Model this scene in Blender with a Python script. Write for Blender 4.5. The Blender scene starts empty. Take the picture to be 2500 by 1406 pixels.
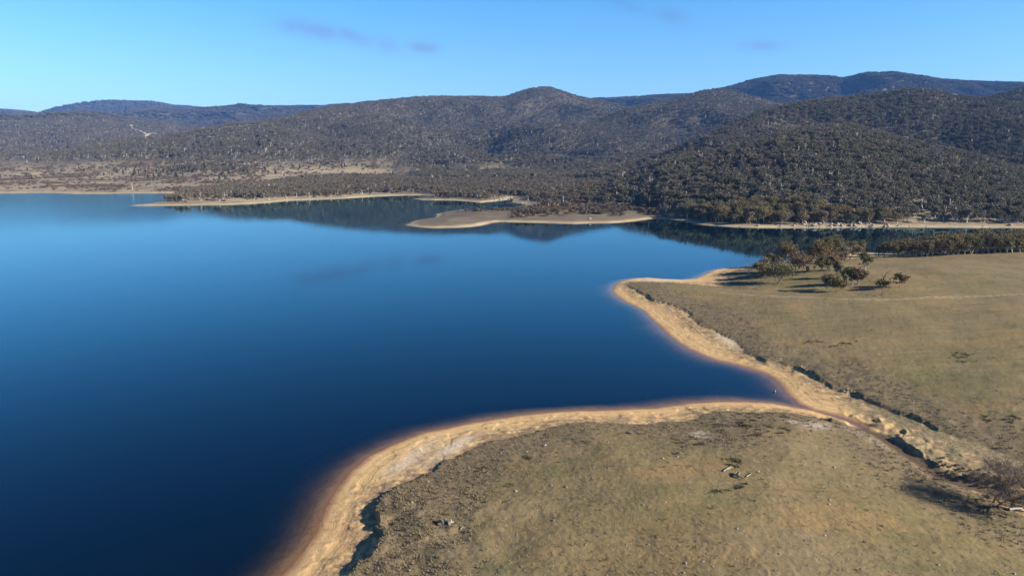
import bpy, math, random
import numpy as np
from math import radians, sin, cos, pi

# ------------------------------------------------------------------ camera
W, HPX, F = 2500.0, 1406.0, 1667.0
CAMH = 50.0
PITCH = math.atan(320.0 / F)
SC = bpy.context.scene
COL = SC.collection
cam_d = bpy.data.cameras.new('camera')
cam = bpy.data.objects.new('camera', cam_d)
COL.objects.link(cam)
cam.location = (0, 0, CAMH)
cam.rotation_euler = (pi / 2 - PITCH, 0, 0)
cam_d.sensor_width = 36.0
cam_d.lens = 36.0 * F / W
cam_d.clip_start = 0.5
cam_d.clip_end = 60000
SC.camera = cam

# ------------------------------------------------------------------ sun, sky, exposure
SUN_EL = radians(23.0)
SUN_VEC = np.array([1.0, -0.30]); SUN_VEC /= np.hypot(*SUN_VEC)      # horizontal direction towards the sun
SC.view_settings.view_transform = 'Standard'
SC.view_settings.look = 'None'
SC.view_settings.exposure = 1.2
SC.view_settings.gamma = 1.0
wd = bpy.data.worlds.new('World'); SC.world = wd; wd.use_nodes = True
nt = wd.node_tree; nt.nodes.clear()
def N(t, ty, **kw):
    n = t.nodes.new(ty)
    for k, v in kw.items():
        if k == 'inp':
            for a, b in v.items(): n.inputs[a].default_value = b
        else: setattr(n, k, v)
    return n
sky = N(nt, 'ShaderNodeTexSky', sky_type='NISHITA', sun_disc=False, sun_elevation=SUN_EL,
        sun_rotation=math.atan2(SUN_VEC[0], SUN_VEC[1]), altitude=900, air_density=1.05, dust_density=0.25, ozone_density=3.5)
bg = N(nt, 'ShaderNodeBackground', inp={'Strength': 0.080})
wo = N(nt, 'ShaderNodeOutputWorld')
# thin wisps of cloud: noise in the sky's own directions, far above the hills
def pix_dir(px, py):
    cx, cy = (px - W / 2) / F, (HPX / 2 - py) / F
    d = np.array([cx, cos(PITCH) + cy * sin(PITCH), -sin(PITCH) + cy * cos(PITCH)])
    return d / np.linalg.norm(d)
tc = N(nt, 'ShaderNodeTexCoord')
nz = N(nt, 'ShaderNodeTexNoise', inp={'Scale': 22.0, 'Detail': 5.0, 'Roughness': 0.6, 'Distortion': 0.3})
nt.links.new(tc.outputs['Generated'], nz.inputs['Vector'])
acc = None
for (px, py, rx, ry, tilt, amt) in ((765, 74, 88, 20, 0.10, 1.0), (858, 90, 50, 17, 0.28, 1.0), (945, 112, 42, 20, 0.3, .5), (1032, 117, 40, 13, 0.05, .9),
                              (1850, 112, 48, 13, 0.05, 1.0), (1640, 40, 50, 18, .3, .5), (1540, 15, 60, 16, .2, .4)):
    d0 = pix_dir(px, py)
    ex = np.array([d0[1], -d0[0], 0]); ex /= np.linalg.norm(ex)
    ez = np.cross(ex, d0)
    c, s = cos(-tilt), sin(-tilt)
    ax = (c * ex + s * ez) * F / rx; az_ = (-s * ex + c * ez) * F / ry
    vs = []
    for ax_ in (ax, az_):
        dt = N(nt, 'ShaderNodeVectorMath', operation='DOT_PRODUCT'); dt.inputs[1].default_value = tuple(ax_)
        nt.links.new(tc.outputs['Generated'], dt.inputs[0])
        sb = N(nt, 'ShaderNodeMath', operation='SUBTRACT'); nt.links.new(dt.outputs['Value'], sb.inputs[0]); sb.inputs[1].default_value = float(np.dot(ax_, d0))
        pw = N(nt, 'ShaderNodeMath', operation='MULTIPLY'); nt.links.new(sb.outputs[0], pw.inputs[0]); nt.links.new(sb.outputs[0], pw.inputs[1])
        vs.append(pw)
    ad = N(nt, 'ShaderNodeMath', operation='ADD'); nt.links.new(vs[0].outputs[0], ad.inputs[0]); nt.links.new(vs[1].outputs[0], ad.inputs[1])
    ng = N(nt, 'ShaderNodeMath', operation='MULTIPLY'); nt.links.new(ad.outputs[0], ng.inputs[0]); ng.inputs[1].default_value = -1.3
    ep = N(nt, 'ShaderNodeMath', operation='EXPONENT'); nt.links.new(ng.outputs[0], ep.inputs[0])
    dt = N(nt, 'ShaderNodeVectorMath', operation='DOT_PRODUCT'); dt.inputs[1].default_value = tuple(d0); nt.links.new(tc.outputs['Generated'], dt.inputs[0])
    gt = N(nt, 'ShaderNodeMath', operation='GREATER_THAN', inp={1: 0.5}); nt.links.new(dt.outputs['Value'], gt.inputs[0])
    mm = N(nt, 'ShaderNodeMath', operation='MULTIPLY'); nt.links.new(ep.outputs[0], mm.inputs[0]); nt.links.new(gt.outputs[0], mm.inputs[1])
    m2 = N(nt, 'ShaderNodeMath', operation='MULTIPLY', inp={1: amt}); nt.links.new(mm.outputs[0], m2.inputs[0])
    if acc is None: acc = m2
    else:
        a2 = N(nt, 'ShaderNodeMath', operation='MAXIMUM'); nt.links.new(acc.outputs[0], a2.inputs[0]); nt.links.new(m2.outputs[0], a2.inputs[1]); acc = a2
mr = N(nt, 'ShaderNodeMapRange', inp={1: 0.34, 2: 0.70, 3: 0.55, 4: 1.7}); nt.links.new(nz.outputs['Fac'], mr.inputs[0])
mu = N(nt, 'ShaderNodeMath', operation='MULTIPLY'); nt.links.new(acc.outputs[0], mu.inputs[0]); nt.links.new(mr.outputs[0], mu.inputs[1])
m3 = N(nt, 'ShaderNodeMath', operation='MULTIPLY', use_clamp=True, inp={1: 1.0}); nt.links.new(mu.outputs[0], m3.inputs[0])
SKY_GAIN = (1.05, 1.04, 1.16, 1)
tint = N(nt, 'ShaderNodeMix', data_type='RGBA', blend_type='MULTIPLY', inp={0: 1.0, 7: SKY_GAIN}); nt.links.new(sky.outputs[0], tint.inputs[6])
sz0 = N(nt, 'ShaderNodeSeparateXYZ'); nt.links.new(tc.outputs['Generated'], sz0.inputs[0])
deep = N(nt, 'ShaderNodeValToRGB'); nt.links.new(sz0.outputs[2], deep.inputs[0])
for q_, (pos_, c_) in enumerate(((0.0, (1, 1, .95)), (.07, (.78, .97, .99)), (.22, (.46, .91, 1)), (.45, (.15, .42, .65)), (.75, (.06, .13, .25)))):
    e_ = deep.color_ramp.elements[q_] if q_ < 2 else deep.color_ramp.elements.new(pos_)
    e_.position = pos_; e_.color = (*c_, 1)
tint0 = tint; tint = N(nt, 'ShaderNodeMix', data_type='RGBA', blend_type='MULTIPLY', inp={0: 1.0}); nt.links.new(tint0.outputs[2], tint.inputs[6]); nt.links.new(deep.outputs[0], tint.inputs[7])
cl = N(nt, 'ShaderNodeMix', data_type='RGBA', blend_type='MULTIPLY', inp={0: 1.0, 7: (1.0, 0.74, 0.72, 1)}); nt.links.new(tint.outputs[2], cl.inputs[6])
mx = N(nt, 'ShaderNodeMix', data_type='RGBA'); nt.links.new(m3.outputs[0], mx.inputs[0]); nt.links.new(tint.outputs[2], mx.inputs[6]); nt.links.new(cl.outputs[2], mx.inputs[7])
nt.links.new(mx.outputs[2], bg.inputs['Color']); nt.links.new(bg.outputs[0], wo.inputs['Surface'])

sl = bpy.data.lights.new('sun', 'SUN'); sl.energy = 5.0; sl.angle = radians(0.5); sl.color = (1.0, 0.92, 0.80)
so = bpy.data.objects.new('sun', sl); COL.objects.link(so)
from mathutils import Vector, Matrix
sv = Vector((SUN_VEC[0] * cos(SUN_EL), SUN_VEC[1] * cos(SUN_EL), sin(SUN_EL)))
so.rotation_euler = sv.to_track_quat('Z', 'Y').to_euler()
so.location = (200, -100, 300)

SC.cycles.use_denoising = True
SC.cycles.denoiser = 'OPENIMAGEDENOISE'
SC.cycles.denoising_input_passes = 'RGB_ALBEDO_NORMAL'
SC.cycles.denoising_prefilter = 'ACCURATE'
SC.cycles.max_bounces = 8
SC.cycles.transparent_max_bounces = 16
SC.cycles.diffuse_bounces = 1
SC.cycles.glossy_bounces = 3
SC.cycles.volume_bounces = 0

# ------------------------------------------------------------------ helpers
def proj(P):
    """world points -> pixel coordinates of the photograph's frame"""
    P = np.asarray(P, float)
    x, y, z = P[..., 0], P[..., 1], P[..., 2] - CAMH
    f = y * cos(PITCH) - z * sin(PITCH)
    u = y * sin(PITCH) + z * cos(PITCH)
    f = np.where(f < 1, 1, f)
    return W / 2 + F * x / f, HPX / 2 - F * u / f
def unp(px, py, z=0.0):
    """pixel + height above the water -> ground point"""
    cx, cy = (px - W / 2) / F, (HPX / 2 - py) / F
    dx, dy, dz = cx, cos(PITCH) + cy * sin(PITCH), -sin(PITCH) + cy * cos(PITCH)
    t = (z - CAMH) / dz
    return np.array([dx * t, dy * t])
def az_of(px, py=300):
    cx, cy = (px - W / 2) / F, (HPX / 2 - py) / F
    return math.atan2(cx, cos(PITCH) + cy * sin(PITCH))
def _h(ix, iy, seed):
    n = (ix.astype(np.int64) * 374761393 + iy.astype(np.int64) * 668265263 + seed * 974634777) & 0xffffffff
    n = ((n ^ (n >> 13)) * 1274126177) & 0xffffffff
    return ((n ^ (n >> 16)) & 0xffff) / 65535.0
def vnoise(x, y, seed=0):
    ix, iy = np.floor(x), np.floor(y)
    fx, fy = x - ix, y - iy
    fx = fx * fx * fx * (fx * (fx * 6 - 15) + 10); fy = fy * fy * fy * (fy * (fy * 6 - 15) + 10)
    a, b = _h(ix, iy, seed), _h(ix + 1, iy, seed); c, d = _h(ix, iy + 1, seed), _h(ix + 1, iy + 1, seed)
    return (a + (b - a) * fx) * (1 - fy) + (c + (d - c) * fx) * fy
def fbm(x, y, sc, oct=4, seed=0, gain=0.5):
    s, a, t = 0.0, 1.0, 0.0
    x = x / sc; y = y / sc
    for i in range(oct):
        s = s + a * (vnoise(x, y, seed + i * 17) * 2 - 1); t += a
        a *= gain; x, y = (x * 1.6 + y * 1.2) + 13.7, (-x * 1.2 + y * 1.6) - 7.3
    return s / t
def sstep(a, b, x):
    t = np.clip((x - a) / (b - a), 0, 1); return t * t * (3 - 2 * t)
def seg_dist(X, Y, pts, attrs=None, closed=True):
    """distance to a polyline, with interpolated attributes of the nearest point"""
    n = len(pts); best = np.full(X.shape, 1e18); out = None
    if attrs is not None: out = [np.zeros(X.shape) for _ in range(attrs.shape[1])]
    for i in range(n if closed else n - 1):
        a, b = pts[i], pts[(i + 1) % n]
        d = b - a; L = d @ d + 1e-12
        t = np.clip(((X - a[0]) * d[0] + (Y - a[1]) * d[1]) / L, 0, 1)
        q = (X - a[0] - t * d[0]) ** 2 + (Y - a[1] - t * d[1]) ** 2
        m = q < best
        best = np.where(m, q, best)
        if attrs is not None:
            for k in range(len(out)): out[k] = np.where(m, attrs[i, k] * (1 - t) + attrs[(i + 1) % n, k] * t, out[k])
    return (np.sqrt(best), out) if attrs is not None else np.sqrt(best)
def inside(X, Y, pts):
    r = np.zeros(X.shape, bool); n = len(pts)
    for i in range(n):
        (x1, y1), (x2, y2) = pts[i], pts[(i + 1) % n]
        if y1 == y2: continue
        c = (y1 > Y) != (y2 > Y)
        r ^= c & (X < (x2 - x1) * (Y - y1) / (y2 - y1) + x1)
    return r

# ------------------------------------------------------------------ land outlines (water line at z = 0)
A_PX = [(560,1530),(620,1470),(690,1406),(745,1345),(775,1300),(790,1260),(800,1235),(822,1195),(860,1150),(905,1112),(960,1085),(1030,1058),(1100,1043),(1200,1024),(1300,1010),
        (1400,1003),(1500,1001),(1600,996),(1680,985),(1740,981),(1800,980),(1880,984),(1935,993),(1990,1004),(2040,1020),(2090,1040),(2110,1052),(2118,1048),(2090,1030),(2040,1012),
        (1985,1000),(1950,985),(1930,965),(1905,938),(1885,920),(1860,908),(1800,890),(1750,878),(1720,868),(1680,850),(1650,830),(1625,808),(1600,785),(1570,757),(1530,738),
        (1505,722),(1495,710),(1500,697),(1515,687),(1545,680),(1580,678),(1620,681),(1665,683),(1700,680),(1725,668),(1745,659),(1780,654),(1815,651),(1850,647),(1900,640),(2000,630),(2060,620),(2105,616),
        (2190,617),(2260,603),(2350,597),(2500,590),(2900,582),(4000,575)]
A = np.array([unp(*p) for p in A_PX] + [(2500.0, 300), (2500, -400), (-90, -400), (-70, 0)])
# grass edge of the near land: px, py, height of the bank's foot, height of the scarp
G_PX = [(740,1520,1.8,.7),(835,1400,1.8,.75),(864,1376,1.8,.8),(891,1356,1.8,.9),(917,1332,1.8,1.0),(937,1301,1.8,1.2),(933,1285,1.8,1.2),(919,1267,1.8,1.2),(922,1252,1.8,1.1),(909,1237,1.8,.9),
        (926,1217,1.8,.7),(955,1192,1.8,.5),(999,1174,1.7,.4),(1025,1160,1.7,.4),(1060,1140,1.6,.3),(1100,1118,1.5,.25),(1150,1092,1.4,.2),(1200,1075,1.4,.2),(1260,1062,1.3,.2),(1320,1047,1.3,.2),
        (1400,1029,1.2,.15),(1450,1026,1.2,.15),(1513,1030,1.2,.1),(1600,1033,1.2,.1),(1694,1022,1.1,.15),(1744,999,1.0,.15),(1807,1005,1.0,.1),(1912,1003,.9,.05),(2017,1022,.9,.05),(2101,1045,1.,.05),
        (2130,1062,1.2,.1),(2227,1112,1.4,.1),(2273,1139,1.5,.1),(2323,1173,1.6,.1),(2374,1197,1.8,.1),(2458,1240,2,.1),(2500,1262,2,.1),(2900,1450,2.2,.1),(3000,1400,2.2,.1),
        (2700,1230,2.2,.1),(2500,1120,2.0,.1),(2400,1085,2.0,.1),(2340,1066,2.0,.2),(2311,1053,2.0,.5),(2260,1026,2.0,.8),(2227,1009,2.0,.8),(2197,1001,2.0,.8),(2164,988,2.,.8),(2139,978,2.,.8),(2109,963,2.,.9),(2088,950,2.,.8),
        (2071,950,2.,.8),(2038,940,2.,.9),(2017,929,2.,.9),(1992,917,2.,1.),(1979,904,2.,1.),(1946,893,2.,.7),(1905,888,1.8,.1),(1870,876,1.8,.7),(1828,863,1.7,.5),(1786,826,1.7,.3),(1755,808,1.6,.4),(1702,788,1.6,.5),(1685,763,1.5,.4),
        (1640,742,1.5,.5),(1597,729,1.4,.7),(1565,712,1.3,.8),(1547,702,1.2,.6),(1530,696,.9,.2),(1540,688,.7,.1),(1600,688,.7,.05),(1660,691,.8,.05),(1765,700,1.,.05),(1786,695,1.,.05),(1772,668,1.,.05),(1803,658,.8,.05),
        (1860,652,.8,.05),(1900,647,1,.05),(2000,638,1,.05),(2110,629,1,.05),(2190,625,1.2,.1),(2240,612,1.2,.1),(2350,604,1.2,.1),(2500,597,1.2,.1),(2900,588,1.2,.1),(4000,580,1.2,.1)]
FOOT = 0.9
G = np.array([unp(p[0], p[1], FOOT + p[3]) for p in G_PX] + [(2450.0, 305), (2450, -350), (-50, -350), (-32, 0)])
GA = np.array([(p[2], p[3]) for p in G_PX] + [(1.5, .1)] * 3 + [(1.8, .6)])
B_PX = [(4000,549),(2500,556),(2400,556),(2300,555),(2200,555),(2100,556),(2000,557),(1900,556),(1850,556),(1790,554),(1740,551),(1700,547),(1664,538),(1630,535),(1592,533),(1565,538),(1540,542),(1500,545),
        (1440,545),(1400,546),(1330,544),(1220,542),(1200,544),(1170,552),(1120,556),(1060,557),(1020,554),(990,549),(1005,541),(1030,535),(1056,533),(1066,526),(1063,523),(1085,518),(1110,514),(1139,513),(1174,516),
        (1243,510),(1262,505),(1285,500),(1278,497),(1251,494),(1255,487),(1251,483),(1244,485),(1240,487),(1222,490),(1174,495),(1142,492),(1110,489),(1030,488),(1011,485.5),(1030,482),(1054,478.5),(1022,476.5),(985,477),
        (950,478),(900,481),(850,484),(780,487),(706,490),(660,494),(616,497.5),(560,500),(508,501),(400,502),(320,502.8),(320,501.8),(360,499.5),(396,491),(410,483),(428,474),(432,472),(324,472),(234,473.4),(180,473),(108,470.5),(0,472),
        (-400,471),(-2500,474)]
B = np.array([unp(*p) for p in B_PX] + [(-60000.0, 10000), (-60000, 60000), (60000, 60000), (60000, 3000)])
CREEK = np.array([unp(*p, .3) for p in [(2100,1046),(2135,1058),(2180,1088),(2225,1118),(2262,1142),(2290,1168),(2330,1180),(2400,1200),(2520,1238),(2800,1350)]])
TRACK = np.array([unp(*p, 5.0) for p in [(1760,694),(1850,706),(1940,715),(2000,720),(2060,726),(2120,729),(2200,729),(2300,727),(2500,724),(2900,720)]])

# ------------------------------------------------------------------ hills: px, py of the crest and its distance
LAYERS = [
 ('spur', 480, 1.15, [(1300,455,900),(1450,440,900),(1560,416,940),(1629,386,960),(1708,376,960),(1816,353,980),(1924,325,1080),(2032,310,1150),(2104,314,1170),(2212,343,1150),(2320,371,1100),(2428,400,1050),(2500,420,1000),(2800,450,950),(4000,430,900)]),
 ('ridge', 980, 1.0, [(1250,440,1250),(1400,425,1250),(1480,412,1250),(1560,396,1250),(1636,371,1250),(1708,339,1320),(1780,310,1400),(1852,281,1550),(1942,258,1700),(2032,247,1780),(2140,237,1850),(2212,226,1850),(2284,229,1850),(2320,243,1850),(2410,247,1750),(2500,262,1650),(2900,290,1500),(4000,300,1500)]),
 ('back_right', 2000, 1.0, [(2200,320,2300),(2330,275,2300),(2380,258,2300),(2428,240,2350),(2500,222,2400),(2650,205,2500),(3200,215,2400),(4000,215,2400)]),
 ('knob', 1800, 1.0, [(1380,330,2600),(1500,285,2800),(1560,266,2900),(1600,257,2950),(1650,247,3000),(1700,235,3050),(1750,227,3100),(1790,230,3100),(1830,241,3050),(1880,252,3000),(1942,264,2900),(2100,300,2700),(2400,340,2600)]),
 ('main', 1250, 1.45, [(440,350,2700),(500,325,2800),(560,310,2900),(640,305,3000),(700,293,3200),(800,271,3500),(900,255,3700),(1000,246,3900),(1100,242,4000),(1180,243,4000),(1230,244,4000),(1270,231,4100),(1300,223,4200),(1320,220,4200),(1345,222,4200),(1370,228,4200),(1410,242,4100),(1450,250,4000),(1500,260,3800),(1560,273,3500),(1600,295,3200),(1650,335,2900),(1750,380,2600)]),
 ('left_spur', 1450, 1.2, [(-300,395,2400),(-100,390,2400),(60,382,2400),(150,373,2400),(200,362,2450),(300,347,2500),(400,337,2500),(500,320,2500),(560,311,2500),(640,306,2500),(690,310,2400),(760,335,2300),(850,365,2200)]),
 ('mid_left', 2600, 1.1, [(-2500,290,5000),(-800,300,5000),(-300,293,5000),(0,285,5000),(100,286,5000),(150,280,5000),(200,277,5000),(250,282,5000),(290,290,5000),(340,297,5000),(400,302,4900),(500,320,4700),(600,335,4500),(700,355,4300)]),
 ('blue_left', 4500, 1.0, [(-200,310,7500),(200,300,7500),(250,290,7500),(324,274,7500),(389,269,7500),(450,272,7500),(520,267,7500),(590,259,7500),(640,263,7500),(700,262,7500),(800,262,7500),(870,256,7500),(900,251,7500),(960,262,7500),(1100,290,7500)]),
 ('far_left', 7000, 1.0, [(-2500,262,10500),(-300,262,10500),(0,271,10500),(50,274,10500),(95,280,10500),(130,269,10500),(190,257,10500),(270,249,10500),(370,252,10500),(430,261,10500),(520,270,10500),(800,290,10500)]),
 ('blue_right', 3300, 1.0, [(1300,290,6000),(1400,256,6000),(1450,246,6000),(1500,243,6000),(1600,236,5900),(1700,233,5700),(1780,216,5600),(1850,199,5500),(1900,188,5500),(1990,189,5500),(2060,198,5500),(2120,187,5500),(2180,183,5500),(2240,192,5500),(2300,202,5500),(2400,205,5500),(2500,208,5500),(2900,230,5500),(4000,240,5500)]),
]
LAY = []
for nm, r0, ex, pts in LAYERS:
    az, D, Z = [], [], []
    for px, py, d in pts:
        v = pix_dir(px, py); hz = math.hypot(v[0], v[1])
        az.append(math.atan2(v[0], v[1])); D.append(d); Z.append(CAMH + d * v[2] / hz - 9.0)
    LAY.append((nm, r0, ex, np.array(az), np.array(D, float), np.array(Z)))

def height(X, Y, want=False):
    R = np.hypot(X, Y); AZ = np.arctan2(X, Y)
    # near land
    near = R < 560
    wx = fbm(X, Y, 4.0, 4, 5) * 1.1 + fbm(X, Y, 1.1, 3, 8) * 0.45; wy = fbm(X, Y, 4.0, 4, 6) * 1.1 + fbm(X, Y, 1.1, 3, 9) * 0.45
    zA = np.full(X.shape, -8.0); at = {k: np.zeros(X.shape) for k in ('dS', 'dG', 'inG', 'creek', 'track', 'hill', 'dB', 'sc')}
    ux, uy = X + wx * .25, Y + wy * .25
    i = near
    sA = seg_dist(ux[i], uy[i], A); inA = inside(ux[i], uy[i], A)
    sA = np.where(inA, sA, -sA)
    gx, gy = (X + wx)[i], (Y + wy)[i]
    sG, (_f, sc) = seg_dist(gx, gy, G, GA); foot = FOOT; inG = inside(gx, gy, G)
    x, y = X[i], Y[i]
    sc = sc * (.85 + .7 * fbm(x, y, 4, 3, 31)) * np.where(y > 105, .55, 1.0)
    dC = seg_dist(ux[i], uy[i], CREEK, closed=False)
    t = np.clip(sA, 0, None) / (np.clip(sA, 0, None) + sG + 1e-6)
    rill = fbm(x, y, 2.2, 4, 41)
    zb = foot * t ** 0.85 + 0.06 * rill * np.clip(sA * .4, 0, 1) * np.clip(sG, 0, 1) - 0.10 * sstep(.62, .75, 1 - np.abs(fbm(x, y, 4.5, 3, 77))) * np.clip(sA * .3, 0, 1) * np.clip(sG, 0, 1)
    rise = 6.0 * (1 - np.exp(-sG / 55.0))
    zg = foot + sc * sstep(0, .45, sG) * np.exp(-sG / 14.0) + rise + (.7 * fbm(x, y, 26, 3, 51) + 1.3 * fbm(x, y, 75, 2, 57)) * sstep(0, 25, sG) + .06 * fbm(x, y, 2.0, 3, 52) + .035 * fbm(x, y, .5, 2, 53)
    z = np.where(inG, zg, zb)
    dep = -np.where(sA < 0, -sA, 0)                       # negative in the lake
    dd = -dep
    zl = -(0.07 * dd + 0.016 * dd ** 2)
    zl = np.maximum(zl, -14)
    zl = zl * (1 + .35 * fbm(x, y, 14, 3, 61)) 
    z = np.where(sA > 0, z, zl)
    gm = sstep(11, 4, dC) * sstep(.6, 2.0, sA) * (~inG)
    z = z + gm * (.55 * np.abs(fbm(x, y, 5.0, 5, 91)) * 1.6 - .2 + .45 * sstep(.06, .13, fbm(x, y, 4.2, 4, 92)))
    cz = 0.12 + 0.010 * np.hypot(x - CREEK[0][0], y - CREEK[0][1])
    wall = np.clip(dC - .55, 0, None)
    z = np.where(sA > 0, np.minimum(z, cz + wall * .22 + .7 * sstep(1.2, 2.0, wall)), z)
    zA[i] = z
    at['dS'][i] = sA; at['dG'][i] = np.where(inG, sG, -sG); at['inG'][i] = inG; at['creek'][i] = np.exp(-(dC / 1.2) ** 2); at['sc'][i] = sc
    at['creek_d'] = np.full(X.shape, 999.0); at['creek_d'][i] = dC
    dT = seg_dist(ux[i], uy[i], TRACK, closed=False); at['track'][i] = np.exp(-(dT / .55) ** 2)
    # a low terrace below the track
    # far land
    far = R > 380
    zB = np.full(X.shape, -8.0)
    j = far
    x, y, r, a = X[j], Y[j], R[j], AZ[j]
    w2x = fbm(x, y, 40, 4, 21) * 3.5; w2y = fbm(x, y, 40, 4, 22) * 3.5
    rr = r < 2600
    sB = np.full(x.shape, 2000.0)
    q = seg_dist((x + w2x)[rr], (y + w2y)[rr], B); qi = inside((x + w2x)[rr], (y + w2y)[rr], B)
    sB[rr] = np.where(qi, q, -q)
    pl = 1.4 * sstep(0, 8, sB) + 1.2 * sstep(8, 40, sB) + np.clip(sB - 10, 0, 2500) * 0.018
    pl = pl + fbm(x, y, 260, 4, 23) * 7 * sstep(40, 500, sB) + fbm(x, y, 60, 3, 24) * 1.0 * sstep(10, 80, sB)
    hz = np.zeros(x.shape); hid = np.zeros(x.shape)
    gul = 1 - np.abs(fbm(x, y, 700, 4, 33)) * 2.2
    gul2 = fbm(x, y, 180, 4, 35)
    for k, (nm, r0, ex, az, D, Z) in enumerate(LAY):
        Da = np.interp(a, az, D); Za = np.interp(a, az, Z)
        lo, hi = az[0], az[-1]
        fade = sstep(lo - .035, lo, a) * sstep(hi + .035, hi, a)
        if lo < -.9: fade = sstep(hi + .035, hi, a)
        if hi > .9: fade = sstep(lo - .035, lo, a)
        r0e = np.minimum(r0, Da * .72); t = np.clip((r - r0e) / (Da - r0e), 0, 1)
        s = (0.55 * t + 0.45 * t * t * (3 - 2 * t)) ** ex
        s = np.where(r > Da, 1 - sstep(0, 1, (r - Da) / (Da * .55)) * .9, s)
        amp = (4 * t * (1 - t))
        zz = Za * s * fade
        zz = zz + (Za * .21 * (gul - .40) + Za * .05 * gul2) * amp * fade * (r < Da)
        m = zz > hz
        hid = np.where(m & (zz > 6), k + 1, hid); 
        hz = np.logaddexp(hz / 5.0, zz / 5.0) * 5.0 - 5 * math.log(2) * np.exp(-np.maximum(hz, zz) / 8) if k else np.maximum(zz, 0)
    hz = np.maximum(hz, 0) * sstep(-5, 60, sB)
    zz = np.where(sB > 0, np.maximum(pl, pl * .4 + hz), np.maximum(-14, sB * .18))
    zB[j] = zz
    at['dB'][j] = sB; at['hill'][j] = hz
    Zt = np.maximum(zA, zB)
    at['isB'] = zB > zA
    return (Zt, at) if want else Zt

# ------------------------------------------------------------------ polar ground sheet, finer near the viewer
NA = 1500
azs = np.linspace(radians(-60), radians(60), NA)
rs = [36.0]
while rs[-1] < 15000:
    r = rs[-1]; rs.append(r + max(.13, min(r * r / 34000.0, .0062 * r)))
rs = np.array(rs); NR = len(rs)
RR, AA = np.meshgrid(rs, azs, indexing='ij')
GX, GY = RR * np.sin(AA), RR * np.cos(AA)
GZ, AT = height(GX, GY, True)
print('grid', NR, NA)
def gh(x, y):
    """height of the ground sheet at a point (bilinear)"""
    x = np.atleast_1d(np.asarray(x, float)); y = np.atleast_1d(np.asarray(y, float))
    r = np.hypot(x, y); a = np.arctan2(x, y)
    fi = np.interp(r, rs, np.arange(NR)); fj = (a - azs[0]) / (azs[1] - azs[0])
    i = np.clip(fi.astype(int), 0, NR - 2); j = np.clip(fj.astype(int), 0, NA - 2)
    u = fi - i; v = np.clip(fj - j, 0, 1)
    return (GZ[i, j] * (1 - u) + GZ[i + 1, j] * u) * (1 - v) + (GZ[i, j + 1] * (1 - u) + GZ[i + 1, j + 1] * u) * v
def gattr(arr, x, y):
    r = np.hypot(x, y); a = np.arctan2(x, y)
    i = np.clip(np.interp(r, rs, np.arange(NR)).round().astype(int), 0, NR - 1); j = np.clip(np.round((a - azs[0]) / (azs[1] - azs[0])).astype(int), 0, NA - 1)
    return arr[i, j]
def unpg(px, py, z0=3.0):
    """pixel -> ground point on the real terrain"""
    z = z0
    for _ in range(8):
        p = unp(px, py, z); z = .5 * z + .5 * float(gh(p[0], p[1])[0])
    return p[0], p[1], float(gh(p[0], p[1])[0])

ORI = -1
def mesh_grid(name, X, Y, Z, keep=None):
    nr, na = X.shape
    idx = np.arange(nr * na).reshape(nr, na)
    q = np.stack([idx[:-1, :-1], idx[1:, :-1], idx[1:, 1:], idx[:-1, 1:]], -1).reshape(-1, 4)[:, ::ORI]
    co = np.stack([X, Y, Z], -1).reshape(-1, 3)
    vm = None
    if keep is not None:
        k = keep.reshape(-1)
        q = q[k[q].any(1)]
        used = np.zeros(len(co), bool); used[q] = True
        vm = np.cumsum(used) - 1
        q = vm[q]; co = co[used]; vm = used
    me = bpy.data.meshes.new(name)
    me.vertices.add(len(co)); me.vertices.foreach_set('co', co.astype(np.float32).ravel())
    me.loops.add(q.size); me.loops.foreach_set('vertex_index', q.astype(np.int32).ravel())
    me.polygons.add(len(q)); me.polygons.foreach_set('loop_start', np.arange(0, q.size, 4, dtype=np.int32))
    me.polygons.foreach_set('use_smooth', np.ones(len(q), bool))
    me.update(calc_edges=True)
    return me, vm
def vcol(me, name, chans):
    a = me.attributes.new(name, 'FLOAT_COLOR', 'POINT')
    n = len(me.vertices); c = np.zeros((n, 4), np.float32)
    for i, ch in enumerate(chans): c[:, i] = ch
    a.data.foreach_set('color', c.ravel())
def struct(name, me, mat, kind='structure', label=None):
    o = bpy.data.objects.new(name, me); COL.objects.link(o)
    if mat: me.materials.append(mat)
    o['kind'] = kind
    if label: o['label'] = label
    return o

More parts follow.
